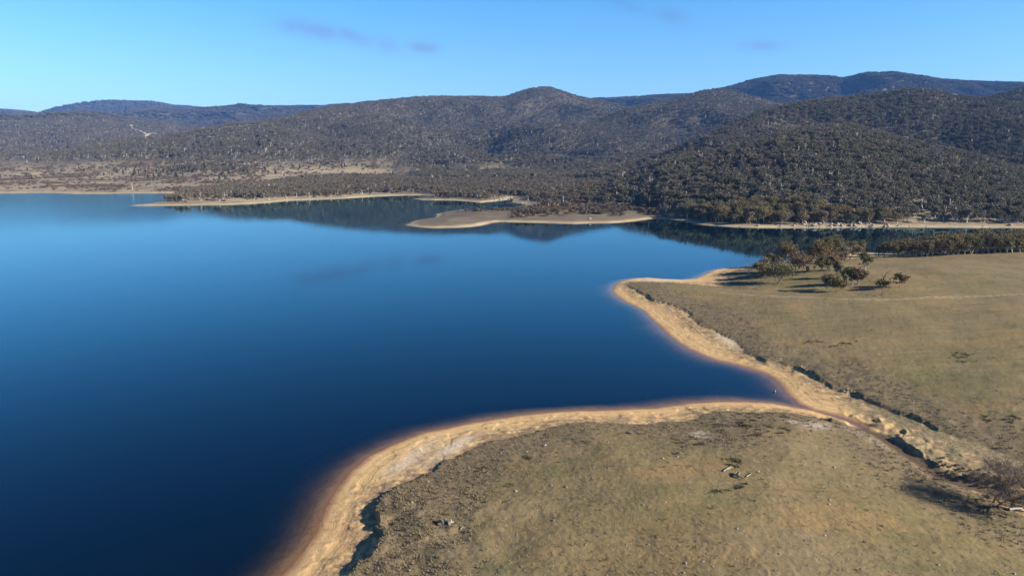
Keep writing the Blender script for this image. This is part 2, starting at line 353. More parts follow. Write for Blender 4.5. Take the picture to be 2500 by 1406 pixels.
# node shorthand
class T:
    def __init__(s, name):
        s.m = bpy.data.materials.new(name); s.m.use_nodes = True; s.t = s.m.node_tree; s.t.nodes.clear()
        s.out = s.t.nodes.new('ShaderNodeOutputMaterial')
    def n(s, ty, **k): return N(s.t, ty, **k)
    def l(s, a, b): s.t.links.new(a, b)
    def put(s, sock, v):
        if hasattr(v, 'is_output'): s.l(v, sock)
        else: sock.default_value = v
    def noise(s, scale, detail=3, rough=.55, vec=None, dist=0.0):
        n = s.n('ShaderNodeTexNoise', inp={'Scale': scale, 'Detail': detail, 'Roughness': rough, 'Distortion': dist})
        s.l(vec if vec is not None else s.pos(), n.inputs['Vector']); return n.outputs['Fac']
    def pos(s):
        if not hasattr(s, '_p'): s._p = s.n('ShaderNodeNewGeometry').outputs['Position']
        return s._p
    def scaled(s, sx, sy, sz, rot=0):
        n = s.n('ShaderNodeMapping'); s.l(s.pos(), n.inputs[0]); n.inputs['Scale'].default_value = (sx, sy, sz); n.inputs['Rotation'].default_value = (0, 0, rot); return n.outputs[0]
    def rng(s, v, a, b, c=0.0, d=1.0, smooth=False):
        n = s.n('ShaderNodeMapRange', interpolation_type='SMOOTHSTEP' if smooth else 'LINEAR'); s.put(n.inputs[0], v)
        for i, q in enumerate((a, b, c, d)): n.inputs[i + 1].default_value = q
        return n.outputs[0]
    def mix(s, f, a, b, mode='MIX'):
        n = s.n('ShaderNodeMix', data_type='RGBA', blend_type=mode); s.put(n.inputs[0], f); s.put(n.inputs[6], a); s.put(n.inputs[7], b); return n.outputs[2]
    def math(s, op, a, b=0.0, clamp=False):
        n = s.n('ShaderNodeMath', operation=op, use_clamp=clamp); s.put(n.inputs[0], a); s.put(n.inputs[1], b); return n.outputs[0]
    def attr(s, name):
        n = s.n('ShaderNodeAttribute', attribute_name=name); sp = s.n('ShaderNodeSeparateColor'); s.l(n.outputs['Color'], sp.inputs[0]); return sp.outputs[0], sp.outputs[1], sp.outputs[2], n.outputs['Alpha']
    def bsdf(s, col, rough=.9, spec=.2, bump=None, bs=.3, bd=.1, **kw):
        b = s.n('ShaderNodeBsdfPrincipled'); s.put(b.inputs['Base Color'], col); s.put(b.inputs['Roughness'], rough); b.inputs['Specular IOR Level'].default_value = spec
        if bump is not None:
            n = s.n('ShaderNodeBump', inp={'Strength': bs, 'Distance': bd}); s.l(bump, n.inputs['Height']); s.l(n.outputs[0], b.inputs['Normal'])
        s.l(b.outputs[0], s.out.inputs['Surface']); return b
def C3(r, g, b): return (r, g, b, 1)

# ------------------------------------------------------------------ ground material
dS, dG, inG = AT['dS'].ravel(), AT['dG'].ravel(), AT['inG'].ravel().astype(bool)
isB = AT['isB'].ravel(); dB = AT['dB'].ravel(); hill = AT['hill'].ravel()
xf, yf = GX.ravel(), GY.ravel(); rf = RR.ravel()
pxf, pyf = proj(np.stack([xf, yf, GZ.ravel()], -1))
def blobp_(px, py): return np.maximum(sstep(1930, 2200, px) * sstep(1250, 1150, py) * sstep(880, 900, py), 0)
def blob(cx, cy, rx, ry, ang=0):
    c, s = cos(ang), sin(ang); dx, dy = pxf - cx, pyf - cy
    return np.exp(-((dx * c + dy * s) / rx) ** 2 - ((-dx * s + dy * c) / ry) ** 2)
n1 = fbm(xf, yf, 6, 4, 101); n2 = fbm(xf, yf, 25, 3, 102); n3 = fbm(xf, yf, 1.6, 3, 103)
sandA = (1 - sstep(-.35, .05, dG + .25 * n3)) * (dS > -400)
sandw = 7.5 + 4.5 * fbm(xf, yf, 60, 3, 104)
sandB = 1 - sstep(sandw * .45, sandw, dB)
sand = np.where(isB, sandB, sandA)
# rough dark tussock band just above the banks
band = .8 * sstep(-.2, .6, dG) * (1 - sstep(3, 15, dG + 5 * n1 + 6 * n2 - 5 * blob(1130, 1200, 150, 60, -.5) - 9 * blob(1790, 1080, 90, 50, .5) - 9 * blob(1700, 760, 150, 30, .42) - 7 * blob(2150, 930, 150, 30, .45)))
rough = np.where(isB, 0, band)
bare = np.where(isB, 0, np.clip((blob(1000, 1120, 60, 14, -.55) + blob(1100, 1095, 60, 12, -.5) + blob(1830, 845, 60, 12, .6) + blob(1780, 830, 30, 12, .6) + blob(1620, 683, 60, 4) + blob(1955, 900, 25, 5, .4)) * 1.3 * (.6 + .9 * n1 + .4), 0, 1))
patch = np.where(isB, 0, np.clip((blob(1712, 1061, 22, 9) + blob(1990, 1040, 32, 9, .1) + blob(1935, 1030, 15, 3, .2) + .8 * blob(2230, 1110, 45, 9, .6) + .8 * blob(2360, 1110, 38, 9, .4) + .6 * blob(2360, 1165, 30, 14, .6) + .5 * blob(2110, 1065, 50, 5, .45)) * (1.2 + 1.2 * n3), 0, 1))
me, _ = mesh_grid('ground', GX, GY, GZ)
vcol(me, 'ca', (sand, rough, bare, AT['track'].ravel()))
wet = np.where(isB, np.exp(-np.clip(dB, 0, None) / 2.5), np.exp(-(np.clip(dS, 0, None) / .8) ** 2))
green = np.where(isB, 0, np.clip(blob(1780, 1230, 90, 50) + blob(1840, 1175, 40, 18) + blob(2480, 1280, 90, 28, .45) + blob(2250, 930, 60, 16, .4) + .7 * blob(1700, 690, 500, 30) + .8 * blob(2380, 900, 160, 90) + .6 * blob(2420, 690, 120, 30) + blob(1960, 860, 80, 6, .5), 0, 1))
muddy = np.where(isB, 0, AT['creek'].ravel() * (dS > -.5))
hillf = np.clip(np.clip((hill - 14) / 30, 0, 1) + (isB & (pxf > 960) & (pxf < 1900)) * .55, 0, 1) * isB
vcol(me, 'cb', (np.clip(wet, 0, 1), muddy, green, hillf))
upper = np.where(isB, 0, sstep(.35, .75, dS / (np.abs(dS) + np.abs(dG) + .01)) * (dG < 0) * (dS > 0))
vcol(me, 'cd', (upper, sstep(.3, .8, np.where(isB, 0, blobp_(pxf, pyf))) , np.clip(np.where(isB, dB, dS) / 40, 0, 1), 0))
vcol(me, 'cc', (patch, np.clip(-GZ.ravel() / 10, 0, 1), np.where(isB, 1, 0), np.clip(rf / 5000, 0, 1)))

g = T('ground')
sa, ro, ba, tr = g.attr('ca'); we, mu_, gr, hf = g.attr('cb'); pa, dp, fb, _r = g.attr('cc')
nf = g.noise(1.7, 5, .7); nm = g.noise(.32, 4, .6); nl = g.noise(.045, 4, .6); nn = g.noise(6.0, 4, .75)
streak = g.noise(1.0, 4, .65, g.scaled(.16, .9, .5, radians(-28)))
streak2 = g.noise(1.0, 4, .65, g.scaled(.05, .5, .5, radians(24)))
grass = g.mix(g.rng(nm, .35, .65), C3(.232, .172, .080), C3(.172, .142, .053))
grass = g.mix(g.rng(nl, .42, .6), grass, C3(.262, .190, .098))
grass = g.mix(g.math('MULTIPLY', g.rng(g.noise(.11, 4, .65), .56, .68), .6), grass, C3(.215, .135, .075))
grass = g.mix(g.math('MULTIPLY', g.rng(g.noise(.5, 5, .7), .58, .72), .7), grass, C3(.095, .105, .038))
grass = g.mix(g.math('MULTIPLY', gr, g.rng(nf, .3, .7, .3, .9)), grass, C3(.140, .150, .048))
grass = g.mix(g.rng(streak, .38, .66, 0, .45), grass, C3(.150, .118, .060))
grass = g.mix(g.rng(streak2, .45, .7, 0, .5), grass, C3(.30, .22, .118))
ochre = g.noise(.075, 5, .7, g.scaled(.5, 1.2, 1, radians(-32)))
grass = g.mix(g.rng(ochre, .5, .66, 0, .6), grass, C3(.33, .20, .075))
grass = g.mix(g.rng(g.noise(.2, 5, .7, g.scaled(.5, 1.3, 1, radians(-30))), .55, .68, 0, .75), grass, C3(.135, .135, .055))
grass = g.mix(g.rng(nf, .35, .7, .0, .45), grass, C3(.135, .105, .052))
grass = g.mix(g.rng(nn, .52, .75, .0, .7), grass, C3(.30, .25, .16))
roughc = g.mix(g.rng(nf, .4, .62), C3(.150, .112, .070), C3(.222, .168, .104))
roughc = g.mix(g.rng(nn, .5, .72, 0, .6), roughc, C3(.24, .20, .15))
roughc = g.mix(g.rng(nm, .45, .65, 0, .6), roughc, C3(.105, .090, .045))
col = g.mix(g.math('MULTIPLY', ro, g.rng(g.noise(.25, 5, .7), .3, .62, .45, 1.0)), grass, roughc)
col = g.mix(pa, col, C3(.40, .34, .25))
sandc = g.mix(g.rng(nm, .3, .7), C3(.60, .375, .155), C3(.66, .455, .215))
sandc = g.mix(g.rng(g.noise(.16, 3, .6), .5, .66, 0, .75), sandc, C3(.56, .33, .15))
sandc = g.mix(g.rng(g.noise(.9, 5, .75, g.scaled(.35, 1, 1, radians(35))), .54, .66, 0, .7), sandc, C3(.20, .13, .075))
up, ckz, _a, _b = g.attr('cd')
ln_ = g.math('ADD', g.math('MULTIPLY', _a, 40.0), g.math('MULTIPLY', g.noise(.35, 4, .6), 1.6))
wv_ = g.n('ShaderNodeTexNoise', noise_dimensions='1D', inp={'Scale': 1.5, 'Detail': 4.0, 'Roughness': .7}); g.l(ln_, wv_.inputs['W'])
sandc = g.mix(g.math('MULTIPLY', g.rng(wv_.outputs['Fac'], .52, .60), g.rng(g.noise(.5, 4, .7), .4, .6, .1, .85)), sandc, C3(.33, .20, .105))
sandc = g.mix(g.rng(wv_.outputs['Fac'], .46, .38, 0, .6), sandc, C3(.72, .53, .29))
sandc = g.mix(g.math('MULTIPLY', up, g.rng(g.noise(.55, 6, .75), .42, .56, 0, .85)), sandc, g.mix(g.rng(nf, .4, .6), C3(.16, .11, .07), C3(.27, .19, .115)))
sandc = g.mix(g.math('MULTIPLY', ckz, g.math('MULTIPLY', g.rng(up, .0, .5, .45, 1.0), g.rng(g.noise(.33, 6, .75), .33, .52, 0, 1.0))), sandc, g.mix(g.rng(nf, .38, .62), C3(.15, .12, .06), C3(.33, .26, .15)))
sandc = g.mix(ba, sandc, g.mix(g.rng(nf, .35, .6), C3(.40, .29, .17), C3(.70, .57, .40)))
sandc = g.mix(g.rng(nf, .58, .72, 0, .5), sandc, C3(.25, .16, .09))
sandc = g.mix(g.rng(dp, 0.0, .02, 0, .85), sandc, g.mix(g.rng(g.noise(.4, 6, .7), .4, .62), C3(.42, .30, .18), C3(.24, .17, .10)))
wetf = g.math('MULTIPLY', g.math('MULTIPLY', we, g.rng(dp, 0, .012, 1, .25)), g.rng(nm, .3, .6, .75, 1.1), True)
sandc = g.mix(wetf, sandc, C3(.36, .195, .105))
sandfar = g.mix(g.rng(g.noise(.06, 3), .4, .6), C3(.46, .35, .21), C3(.36, .27, .17))
sandc = g.mix(fb, sandc, sandfar)
col = g.mix(g.math('MULTIPLY', tr, .6), col, C3(.46, .38, .24))
plain = g.mix(g.rng(g.noise(.012, 5, .65), .42, .6), C3(.34, .275, .175), C3(.225, .180, .125))
plain = g.mix(g.rng(g.noise(.05, 5, .7), .5, .68, 0, .8), plain, C3(.15, .110, .080))
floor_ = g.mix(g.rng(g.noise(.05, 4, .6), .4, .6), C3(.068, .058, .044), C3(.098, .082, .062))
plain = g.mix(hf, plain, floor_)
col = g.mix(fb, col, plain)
col = g.mix(sa, col, sandc)
col = g.mix(mu_, col, C3(.115, .078, .050))
bh = g.math('ADD', g.math('MULTIPLY', nf, 1.0), g.math('MULTIPLY', nn, .5))
g.bsdf(col, .95, .1, bh, .7, .12)
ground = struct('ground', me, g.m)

# ------------------------------------------------------------------ water
wm, used = mesh_grid('water', GX, GY, np.zeros_like(GZ), keep=(GZ < .02) & (RR < 3000))
vcol(wm, 'depth', (np.clip(-GZ.ravel()[used], 0, 20) / 20,))
w = T('water')
dpt = w.attr('depth')[0]
d = w.math('MULTIPLY', dpt, 20.0)
clar = w.math('EXPONENT', w.math('MULTIPLY', d, -1.45))          # how much of the bed shows through the murk
tp = w.n('ShaderNodeBsdfTransparent'); w.put(tp.inputs[0], w.mix(w.rng(d, 0, 2.0), C3(.84, .80, .70), C3(.38, .54, .46)))
df = w.n('ShaderNodeBsdfDiffuse'); df.inputs[0].default_value = C3(.0012, .0068, .0165)
body = w.n('ShaderNodeMixShader'); w.l(clar, body.inputs[0]); w.l(df.outputs[0], body.inputs[1]); w.l(tp.outputs[0], body.inputs[2])
gl = w.n('ShaderNodeBsdfGlossy');  gl.inputs['Color'].default_value = C3(.60, .91, 1.0)
wv = w.noise(1.0, 3, .6, w.scaled(.9, .35, 1, radians(12)))
wv2 = w.noise(1.0, 2, .5, w.scaled(.035, .012, 1, radians(-8)))
bp = w.n('ShaderNodeBump', inp={'Strength': 1.0, 'Distance': .009}); sx_ = w.n('ShaderNodeSeparateXYZ'); w.l(w.pos(), sx_.inputs[0]); wind = w.rng(w.math('ADD', sx_.outputs[0], w.math('MULTIPLY', wv2, 160.0)), -380, -110, 3.4, 1.0, True)
w.l(w.rng(wind, 1.0, 3.4, .028, .11), gl.inputs['Roughness'])
w.l(w.math('MULTIPLY', w.math('MULTIPLY', wv, w.rng(wv2, .35, .65, .65, 1.3)), wind), bp.inputs['Height'])
w.l(bp.outputs[0], gl.inputs['Normal'])
fr = w.n('ShaderNodeFresnel'); w.l(w.rng(w.n('ShaderNodeNewGeometry').outputs['Backfacing'], 0, 1, 1.333, 1 / 1.333), fr.inputs['IOR'])   # the same surface seen from below
w.l(bp.outputs[0], fr.inputs['Normal'])
mxs = w.n('ShaderNodeMixShader'); w.l(fr.outputs[0], mxs.inputs[0]); w.l(body.outputs[0], mxs.inputs[1]); w.l(gl.outputs[0], mxs.inputs[2])
w.l(mxs.outputs[0], w.out.inputs['Surface'])
water = struct('water', wm, w.m)

# ------------------------------------------------------------------ where a pixel's ray meets the land
TAN = (GZ - CAMH) / RR
CMAX = np.maximum.accumulate(TAN, axis=0)
def cast(px, py):
    v = pix_dir(px, py); a = math.atan2(v[0], v[1]); te = v[2] / math.hypot(v[0], v[1])
    j = min(max(int(round((a - azs[0]) / (azs[1] - azs[0]))), 0), NA - 1)
    c = CMAX[:, j]; i = int(np.searchsorted(c, te))
    if i >= NR: i = NR - 1
    if i > 0:
        t0, t1 = c[i - 1], c[i]; r = rs[i - 1] + (rs[i] - rs[i - 1]) * ((te - t0) / (t1 - t0 + 1e-12))
    else: r = rs[0]
    x, y = r * sin(a), r * cos(a)
    return np.array([x, y, float(gh(x, y)[0])])
def depth_of(p): return p[1] * cos(PITCH) - (p[2] - CAMH) * sin(PITCH)

# ------------------------------------------------------------------ materials of plants, rocks and wood
def foliage_mat(name, cols, inst=False):
    m = T(name)
    oi = m.n('ShaderNodeObjectInfo')
    oc = m.n('ShaderNodeTexCoord').outputs['Object']
    n1 = m.noise(.9, 3, .6, oc); n2 = m.noise(.02, 3, .6); n3 = m.noise(7.0, 2, .6, oc)
    r = oi.outputs['Random']
    c = m.mix(m.rng(r, .1, .9), cols[0], cols[1])
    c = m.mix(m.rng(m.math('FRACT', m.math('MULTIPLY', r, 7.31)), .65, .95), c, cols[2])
    if inst:
        c = m.mix(m.rng(n2, .40, .62, 0, .8), c, cols[3]); c = m.mix(1.0, c, m.mix(m.noise(.006, 4, .65), C3(.68, .72, .72), C3(1.3, 1.27, 1.27)), 'MULTIPLY')
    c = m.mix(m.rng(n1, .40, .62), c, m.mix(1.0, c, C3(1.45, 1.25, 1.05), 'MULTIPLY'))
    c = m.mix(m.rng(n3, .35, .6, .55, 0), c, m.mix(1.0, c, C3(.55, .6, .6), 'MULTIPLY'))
    c = m.mix(1.0, c, oi.outputs['Color'], 'MULTIPLY')
    b = m.bsdf(c, .75, .1)
    tl = m.n('ShaderNodeBsdfTranslucent'); m.l(c, tl.inputs[0])
    mx = m.n('ShaderNodeMixShader', inp={0: .18}); m.l(b.outputs[0], mx.inputs[1]); m.l(tl.outputs[0], mx.inputs[2]); m.l(mx.outputs[0], m.out.inputs['Surface'])
    return m.m
def plain_mat(name, c1, c2, scale=2.0, rough=.9, bump=.4, bd=.05, inst=False):
    m = T(name); oc = m.n('ShaderNodeTexCoord').outputs['Object']
    n = m.noise(scale, 5, .65, oc); oi = m.n('ShaderNodeObjectInfo')
    c = m.mix(m.rng(n, .35, .65), c1, c2)
    c = m.mix(m.rng(oi.outputs['Random'], 0, 1, 0, .35), c, C3(c1[0] * .6, c1[1] * .6, c1[2] * .6))
    c = m.mix(1.0, c, oi.outputs['Color'], 'MULTIPLY')
    m.bsdf(c, rough, .2, n, bump, bd); return m.m
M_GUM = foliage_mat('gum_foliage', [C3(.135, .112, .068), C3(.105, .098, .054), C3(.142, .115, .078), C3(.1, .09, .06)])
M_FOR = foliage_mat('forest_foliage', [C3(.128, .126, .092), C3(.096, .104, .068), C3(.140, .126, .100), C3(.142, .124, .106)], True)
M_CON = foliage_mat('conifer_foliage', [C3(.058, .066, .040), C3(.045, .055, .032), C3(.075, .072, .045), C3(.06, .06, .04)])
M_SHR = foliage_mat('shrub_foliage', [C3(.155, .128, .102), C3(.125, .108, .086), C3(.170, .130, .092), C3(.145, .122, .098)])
M_TWIG = plain_mat('bare_twigs', C3(.22, .165, .125), C3(.14, .105, .08), 3)
M_BARK = plain_mat('pale_bark', C3(.40, .35, .29), C3(.22, .185, .15), 1.6)
M_BARKW = plain_mat('white_bark', C3(.56, .52, .46), C3(.36, .32, .27), 1.2)
M_BARKD = plain_mat('dark_bark', C3(.10, .078, .062), C3(.17, .135, .11), 2.5)
M_WOOD = plain_mat('weathered_wood', C3(.40, .36, .31), C3(.24, .21, .18), 4)
M_WOODD = plain_mat('grey_wood', C3(.20, .18, .17), C3(.07, .06, .055), 3)
M_ROCK = plain_mat('granite', C3(.46, .40, .31), C3(.20, .17, .14), .9, .9, .8, .2)
M_TUFT = plain_mat('dry_grass', C3(.33, .25, .13), C3(.22, .17, .08), 8)
M_TUFTK = plain_mat('dark_tussock', C3(.17, .14, .075), C3(.11, .095, .05), 8)
M_TUFTD = plain_mat('rough_grass', C3(.27, .205, .125), C3(.16, .122, .072), 8)

# ------------------------------------------------------------------ mesh builders
class MB:
    def __init__(s): s.v = []; s.f = []; s.m = []; s.k = 0
    def add(s, v, f, mi=0):
        v = np.asarray(v, np.float32).reshape(-1, 3); f = np.asarray(f, np.int32)
        s.v.append(v); s.f.append((f + s.k)); s.m.append(np.full(len(f), mi, np.int32)); s.k += len(v)
    def tube(s, pts, rad, n=5, mi=0, cap=True):
        pts = np.asarray(pts, float); k = len(pts); V = []
        for i in range(k):
            d = pts[min(i + 1, k - 1)] - pts[max(i - 1, 0)]; d /= np.linalg.norm(d) + 1e-9
            u = np.cross(d, [0.3, .9, .1]); u /= np.linalg.norm(u) + 1e-9; w = np.cross(d, u)
            a = np.arange(n) * 2 * pi / n
            V.append(pts[i] + rad[i] * (np.cos(a)[:, None] * u + np.sin(a)[:, None] * w))
        V = np.concatenate(V); Fq = [[i * n + j, i * n + (j + 1) % n, (i + 1) * n + (j + 1) % n, (i + 1) * n + j] for i in range(k - 1) for j in range(n)]
        s.add(V, Fq, mi)
    def quads(s, C, S, rng, flat=0.0, mi=0, asp=1.0):
        """many small leaf faces: centres C, sizes S"""
        n = len(C); u = rng.normal(size=(n, 3)); u[:, 2] *= (1 - flat); u /= np.linalg.norm(u, axis=1)[:, None]
        t = rng.normal(size=(n, 3)); w = np.cross(u, t); w /= np.linalg.norm(w, axis=1)[:, None]
        S = np.asarray(S)[:, None] * .5
        V = np.stack([C - u * S * asp - w * S * .6, C + u * S * asp * .9 - w * S, C + u * S * asp + w * S * .7, C - u * S * asp * .8 + w * S], 1).reshape(-1, 3)
        s.add(V, np.arange(4 * n).reshape(n, 4), mi)
    def mesh(s, name, mats, smooth=False):
        me = bpy.data.meshes.new(name); v = np.concatenate(s.v)
        me.vertices.add(len(v)); me.vertices.foreach_set('co', v.ravel())
        fl = [f for f in s.f]; ls = []; st = []; c = 0
        for f in fl: k = f.shape[1]; st.append(np.arange(len(f)) * k + c); ls.append(f.ravel()); c += f.size
        ls = np.concatenate(ls).astype(np.int32); st = np.concatenate(st).astype(np.int32)
        me.loops.add(len(ls)); me.loops.foreach_set('vertex_index', ls); me.polygons.add(len(st)); me.polygons.foreach_set('loop_start', st)
        for m in mats: me.materials.append(m)
        me.polygons.foreach_set('material_index', np.concatenate(s.m)); me.polygons.foreach_set('use_smooth', np.full(len(st), smooth))
        me.update(calc_edges=True); me.validate(); return me

def skeleton(rng, H, spread, stems=1, lean=.15, levels=3, start=.3, up=.75, bend=.25):
    """limbs as (points, radii, level); tips as points"""
    limbs, tips = [], []
    def grow(p, d, L, r, lv):
        k = 4; pts = [p]; dd = d.copy()
        for i in range(k):
            dd = dd + rng.normal(size=3) * bend * .5; dd[2] += .10 * (up - .4); dd /= np.linalg.norm(dd); pts.append(pts[-1] + dd * L / k)
        rad = np.linspace(r, r * .55, k + 1); limbs.append((np.array(pts), rad, lv))
        if lv >= levels: tips.append(pts[-1]); tips.append(pts[2]); return
        nb = rng.integers(2, 4) + (lv == 0)
        a0 = rng.uniform(0, 2 * pi)
        for b in range(nb):
            a = a0 + b * 2 * pi / nb + rng.normal() * .4; t = rng.uniform(.7, 1.0) if b else 1.0
            q = pts[-1] if t > .93 else pts[-2]
            out = np.array([cos(a), sin(a), 0]) * spread; nd = dd * .55 + out * rng.uniform(.6, 1.1) + np.array([0, 0, up * .55]); nd /= np.linalg.norm(nd)
            grow(q, nd, L * rng.uniform(.58, .82), r * .58, lv + 1)
    for s in range(stems):
        a = rng.uniform(0, 2 * pi); ln = lean * (1 if stems == 1 else 3)
        d = np.array([cos(a) * ln, sin(a) * ln, 1.0]); d /= np.linalg.norm(d)
        grow(np.array([0, 0, -.3 if stems == 1 else -.2]), d, H * start * rng.uniform(.85, 1.15), H * .028 * (1 if stems == 1 else .75), 0)
    return limbs, tips
def gum(seed, H, Wd, stems=1, leaves=1500, leaf=.38, dens=1.0, flat=.55, bare=0.0, spread=.8, start=.3, clump=1.0, sides=5, levels=3, twig=False):
    rng = np.random.default_rng(seed)
    limbs, tips = skeleton(rng, H, spread, stems, start=start, levels=levels)
    tips = np.array(tips)
    # fit to height and width
    sz = (H * .93) / max(tips[:, 2].max(), .1); sx = (Wd * .46) / max(np.percentile(np.hypot(tips[:, 0], tips[:, 1]), 92), .1)
    sc = np.array([sx, sx, sz])
    def warp(p):
        q = p * sc; return q
    T_, Cn = MB(), MB()
    for pts, rad, lv in limbs:
        T_.tube(warp(pts), rad * (sz ** .5) * (1.0 if lv == 0 else .8), sides if lv < 2 else 3)
    tp = warp(tips)
    # leaf pads: flattened lumps at the branch ends and over an upper dome
    cen = [tp]
    for pts_, rad_, lv_ in limbs:
        if lv_ >= 1: cen.append(warp(pts_[2:4]))
    nd = max(6, int(len(tp) * .8))
    a = rng.uniform(0, 2 * pi, nd); rr = np.sqrt(rng.uniform(0, 1, nd)); ztop = H * (.97 - .30 * rr ** 2) - rng.uniform(0, 1, nd) ** 1.5 * .5 * H
    cen.append(np.stack([rr * np.cos(a) * Wd * .43, rr * np.sin(a) * Wd * .43, ztop], 1))
    cen = np.concatenate(cen); cen = cen[rng.random(len(cen)) > bare * .8]
    per = max(4, int(leaves / len(cen)))
    R = np.clip(Wd * .125 * clump, .4, 1.6)
    rad = R * rng.uniform(.6, 1.35, len(cen))
    off = rng.normal(size=(len(cen), per, 3)); off /= np.linalg.norm(off, axis=2)[..., None]; off *= rng.uniform(.35, 1, (len(cen), per, 1)) ** .5
    off[..., 2] *= flat; P = (cen[:, None, :] + off * rad[:, None, None]).reshape(-1, 3)
    P[:, 2] -= np.maximum(0, rng.normal(size=len(P))) * H * .05; P = P[P[:, 2] > H * .16]
    Cn.quads(P, leaf * rng.uniform(.6, 1.5, len(P)), rng, .35)
    return T_, Cn
def bare_tree(seed, H, Wd, stems=2, levels=5, thick=1.0, twigs=0, start=.26, spread=.9):
    rng = np.random.default_rng(seed)
    limbs, tips = skeleton(rng, H, spread, stems, levels=levels, start=start, bend=.4, up=.6)
    tips = np.array(tips); sz = H * .95 / tips[:, 2].max(); sx = Wd * .46 / np.percentile(np.hypot(tips[:, 0], tips[:, 1]), 95); sc = np.array([sx, sx, sz])
    T_, Cn = MB(), MB()
    for pts, rad, lv in limbs:
        (T_ if lv < 3 else Cn).tube(pts * sc, np.maximum(rad * thick * (1.4 if lv == 0 else 1), .02), 5 if lv < 2 else 3)
    if twigs:
        tp = tips * sc; c = tp[rng.integers(0, len(tp), twigs)] + rng.normal(size=(twigs, 3)) * .25
        d = rng.normal(size=(twigs, 3)); d[:, 2] += .3; d /= np.linalg.norm(d, axis=1)[:, None]; L = rng.uniform(.4, 1.0, twigs)[:, None]
        w = np.cross(d, rng.normal(size=(twigs, 3))); w /= np.linalg.norm(w, axis=1)[:, None]; w *= .012
        V = np.stack([c - w, c + w, c + d * L + w * .5, c + d * L - w * .5], 1).reshape(-1, 3); Cn.add(V, np.arange(4 * twigs).reshape(-1, 4))
    return T_, Cn
def conifer(seed, H, Wd, leaves=300, leaf=.6):
    rng = np.random.default_rng(seed); T_, Cn = MB(), MB()
    T_.tube([[0, 0, -.2], [0.05, 0, H * .5], [0, .05, H * .95]], [H * .025, H * .016, .02], 5)
    z = rng.uniform(.08, 1, leaves) ** .85; a = rng.uniform(0, 2 * pi, leaves); lay = np.abs(np.sin(z * 22 + a)) * .25 + .75
    r = (1 - z) ** .8 * Wd * .5 * np.sqrt(rng.uniform(.15, 1, leaves)) * lay
    Cn.quads(np.stack([r * np.cos(a), r * np.sin(a), z * H], 1), leaf * rng.uniform(.6, 1.4, leaves), rng, .3)
    return T_, Cn
def shrub(seed, H, Wd, leaves=220, leaf=.28):
    rng = np.random.default_rng(seed); T_, Cn = MB(), MB()
    for k in range(5):
        a = rng.uniform(0, 2 * pi); T_.tube([[0, 0, -.1], [cos(a) * Wd * .12, sin(a) * Wd * .12, H * .4], [cos(a) * Wd * .3, sin(a) * Wd * .3, H * .8]], [.05, .035, .015], 3)
    nc = 9; a = rng.uniform(0, 2 * pi, nc); rr = np.sqrt(rng.random(nc)) * Wd * .36
    cen = np.stack([rr * np.cos(a), rr * np.sin(a), H * rng.uniform(.25, .72, nc)], 1); i = rng.integers(0, nc, leaves)
    off = rng.normal(size=(leaves, 3)); off /= np.linalg.norm(off, axis=1)[:, None]
    P = cen[i] + off * np.array([Wd * .17, Wd * .17, H * .24]) * rng.uniform(.4, 1, (leaves, 1)); P[:, 2] = np.clip(P[:, 2], .03, H)
    Cn.quads(P, leaf * rng.uniform(.6, 1.5, leaves), rng, .1); return T_, Cn
def rock_mesh(name, seed, mat):
    """a rough boulder: a cut icosphere-like lump, flat facets and rounded edges"""
    import bmesh
    rng = np.random.default_rng(seed); bm = bmesh.new(); bmesh.ops.create_icosphere(bm, subdivisions=3, radius=1)
    pl = [(v / np.linalg.norm(v), rng.uniform(.55, .85)) for v in rng.normal(size=(9, 3))]
    for v in bm.verts:
        p = np.array(v.co)
        for nrm, d in pl:
            q = p @ nrm
            if q > d: p = p - nrm * (q - d) * .85
        k = 1 + .06 * math.sin(p[0] * 7 + seed) * math.cos(p[1] * 6 + seed * 2); p *= k; p[2] = p[2] * .75
        v.co = p
    me = bpy.data.meshes.new(name); bm.to_mesh(me); bm.free(); me.materials.append(mat); return me

# ------------------------------------------------------------------ placing things
def props(o, label, cat, group=None):
    o['label'] = label; o['category'] = cat
    if group: o['group'] = group
    return o
def thing(name, loc, label, cat, group=None, rz=0):
    o = bpy.data.objects.new(name, None); COL.objects.link(o); o.location = loc; o.rotation_euler = (0, 0, rz); o.empty_display_size = .5
    return props(o, label, cat, group)
def part(name, me, parent, color=None):
    o = bpy.data.objects.new(name, me); COL.objects.link(o); o.parent = parent
    if color: o.color = (*color, 1)
    return o
def copy_tree(src, loc, rz, sc, label, group, color=None):
    c = src.copy(); COL.objects.link(c); c.location = loc; c.rotation_euler = (0, 0, rz); c.scale = sc; c['label'] = label; c['group'] = group
    for ch in list(src.children):
        k = ch.copy(); COL.objects.link(k); k.parent = c
        if color and ch.name.startswith('crown'): k.color = (*color, 1)
    return c
RNG = np.random.default_rng(11); random.seed(4)
OLIVE, BROWN, GREY, DARK, ORANGE = (1.25, 1.32, 1.15), (1.36, 1.22, 1.12), (1.5, 1.48, 1.5), (.9, .95, .98), (1.38, 1.28, 1.02)

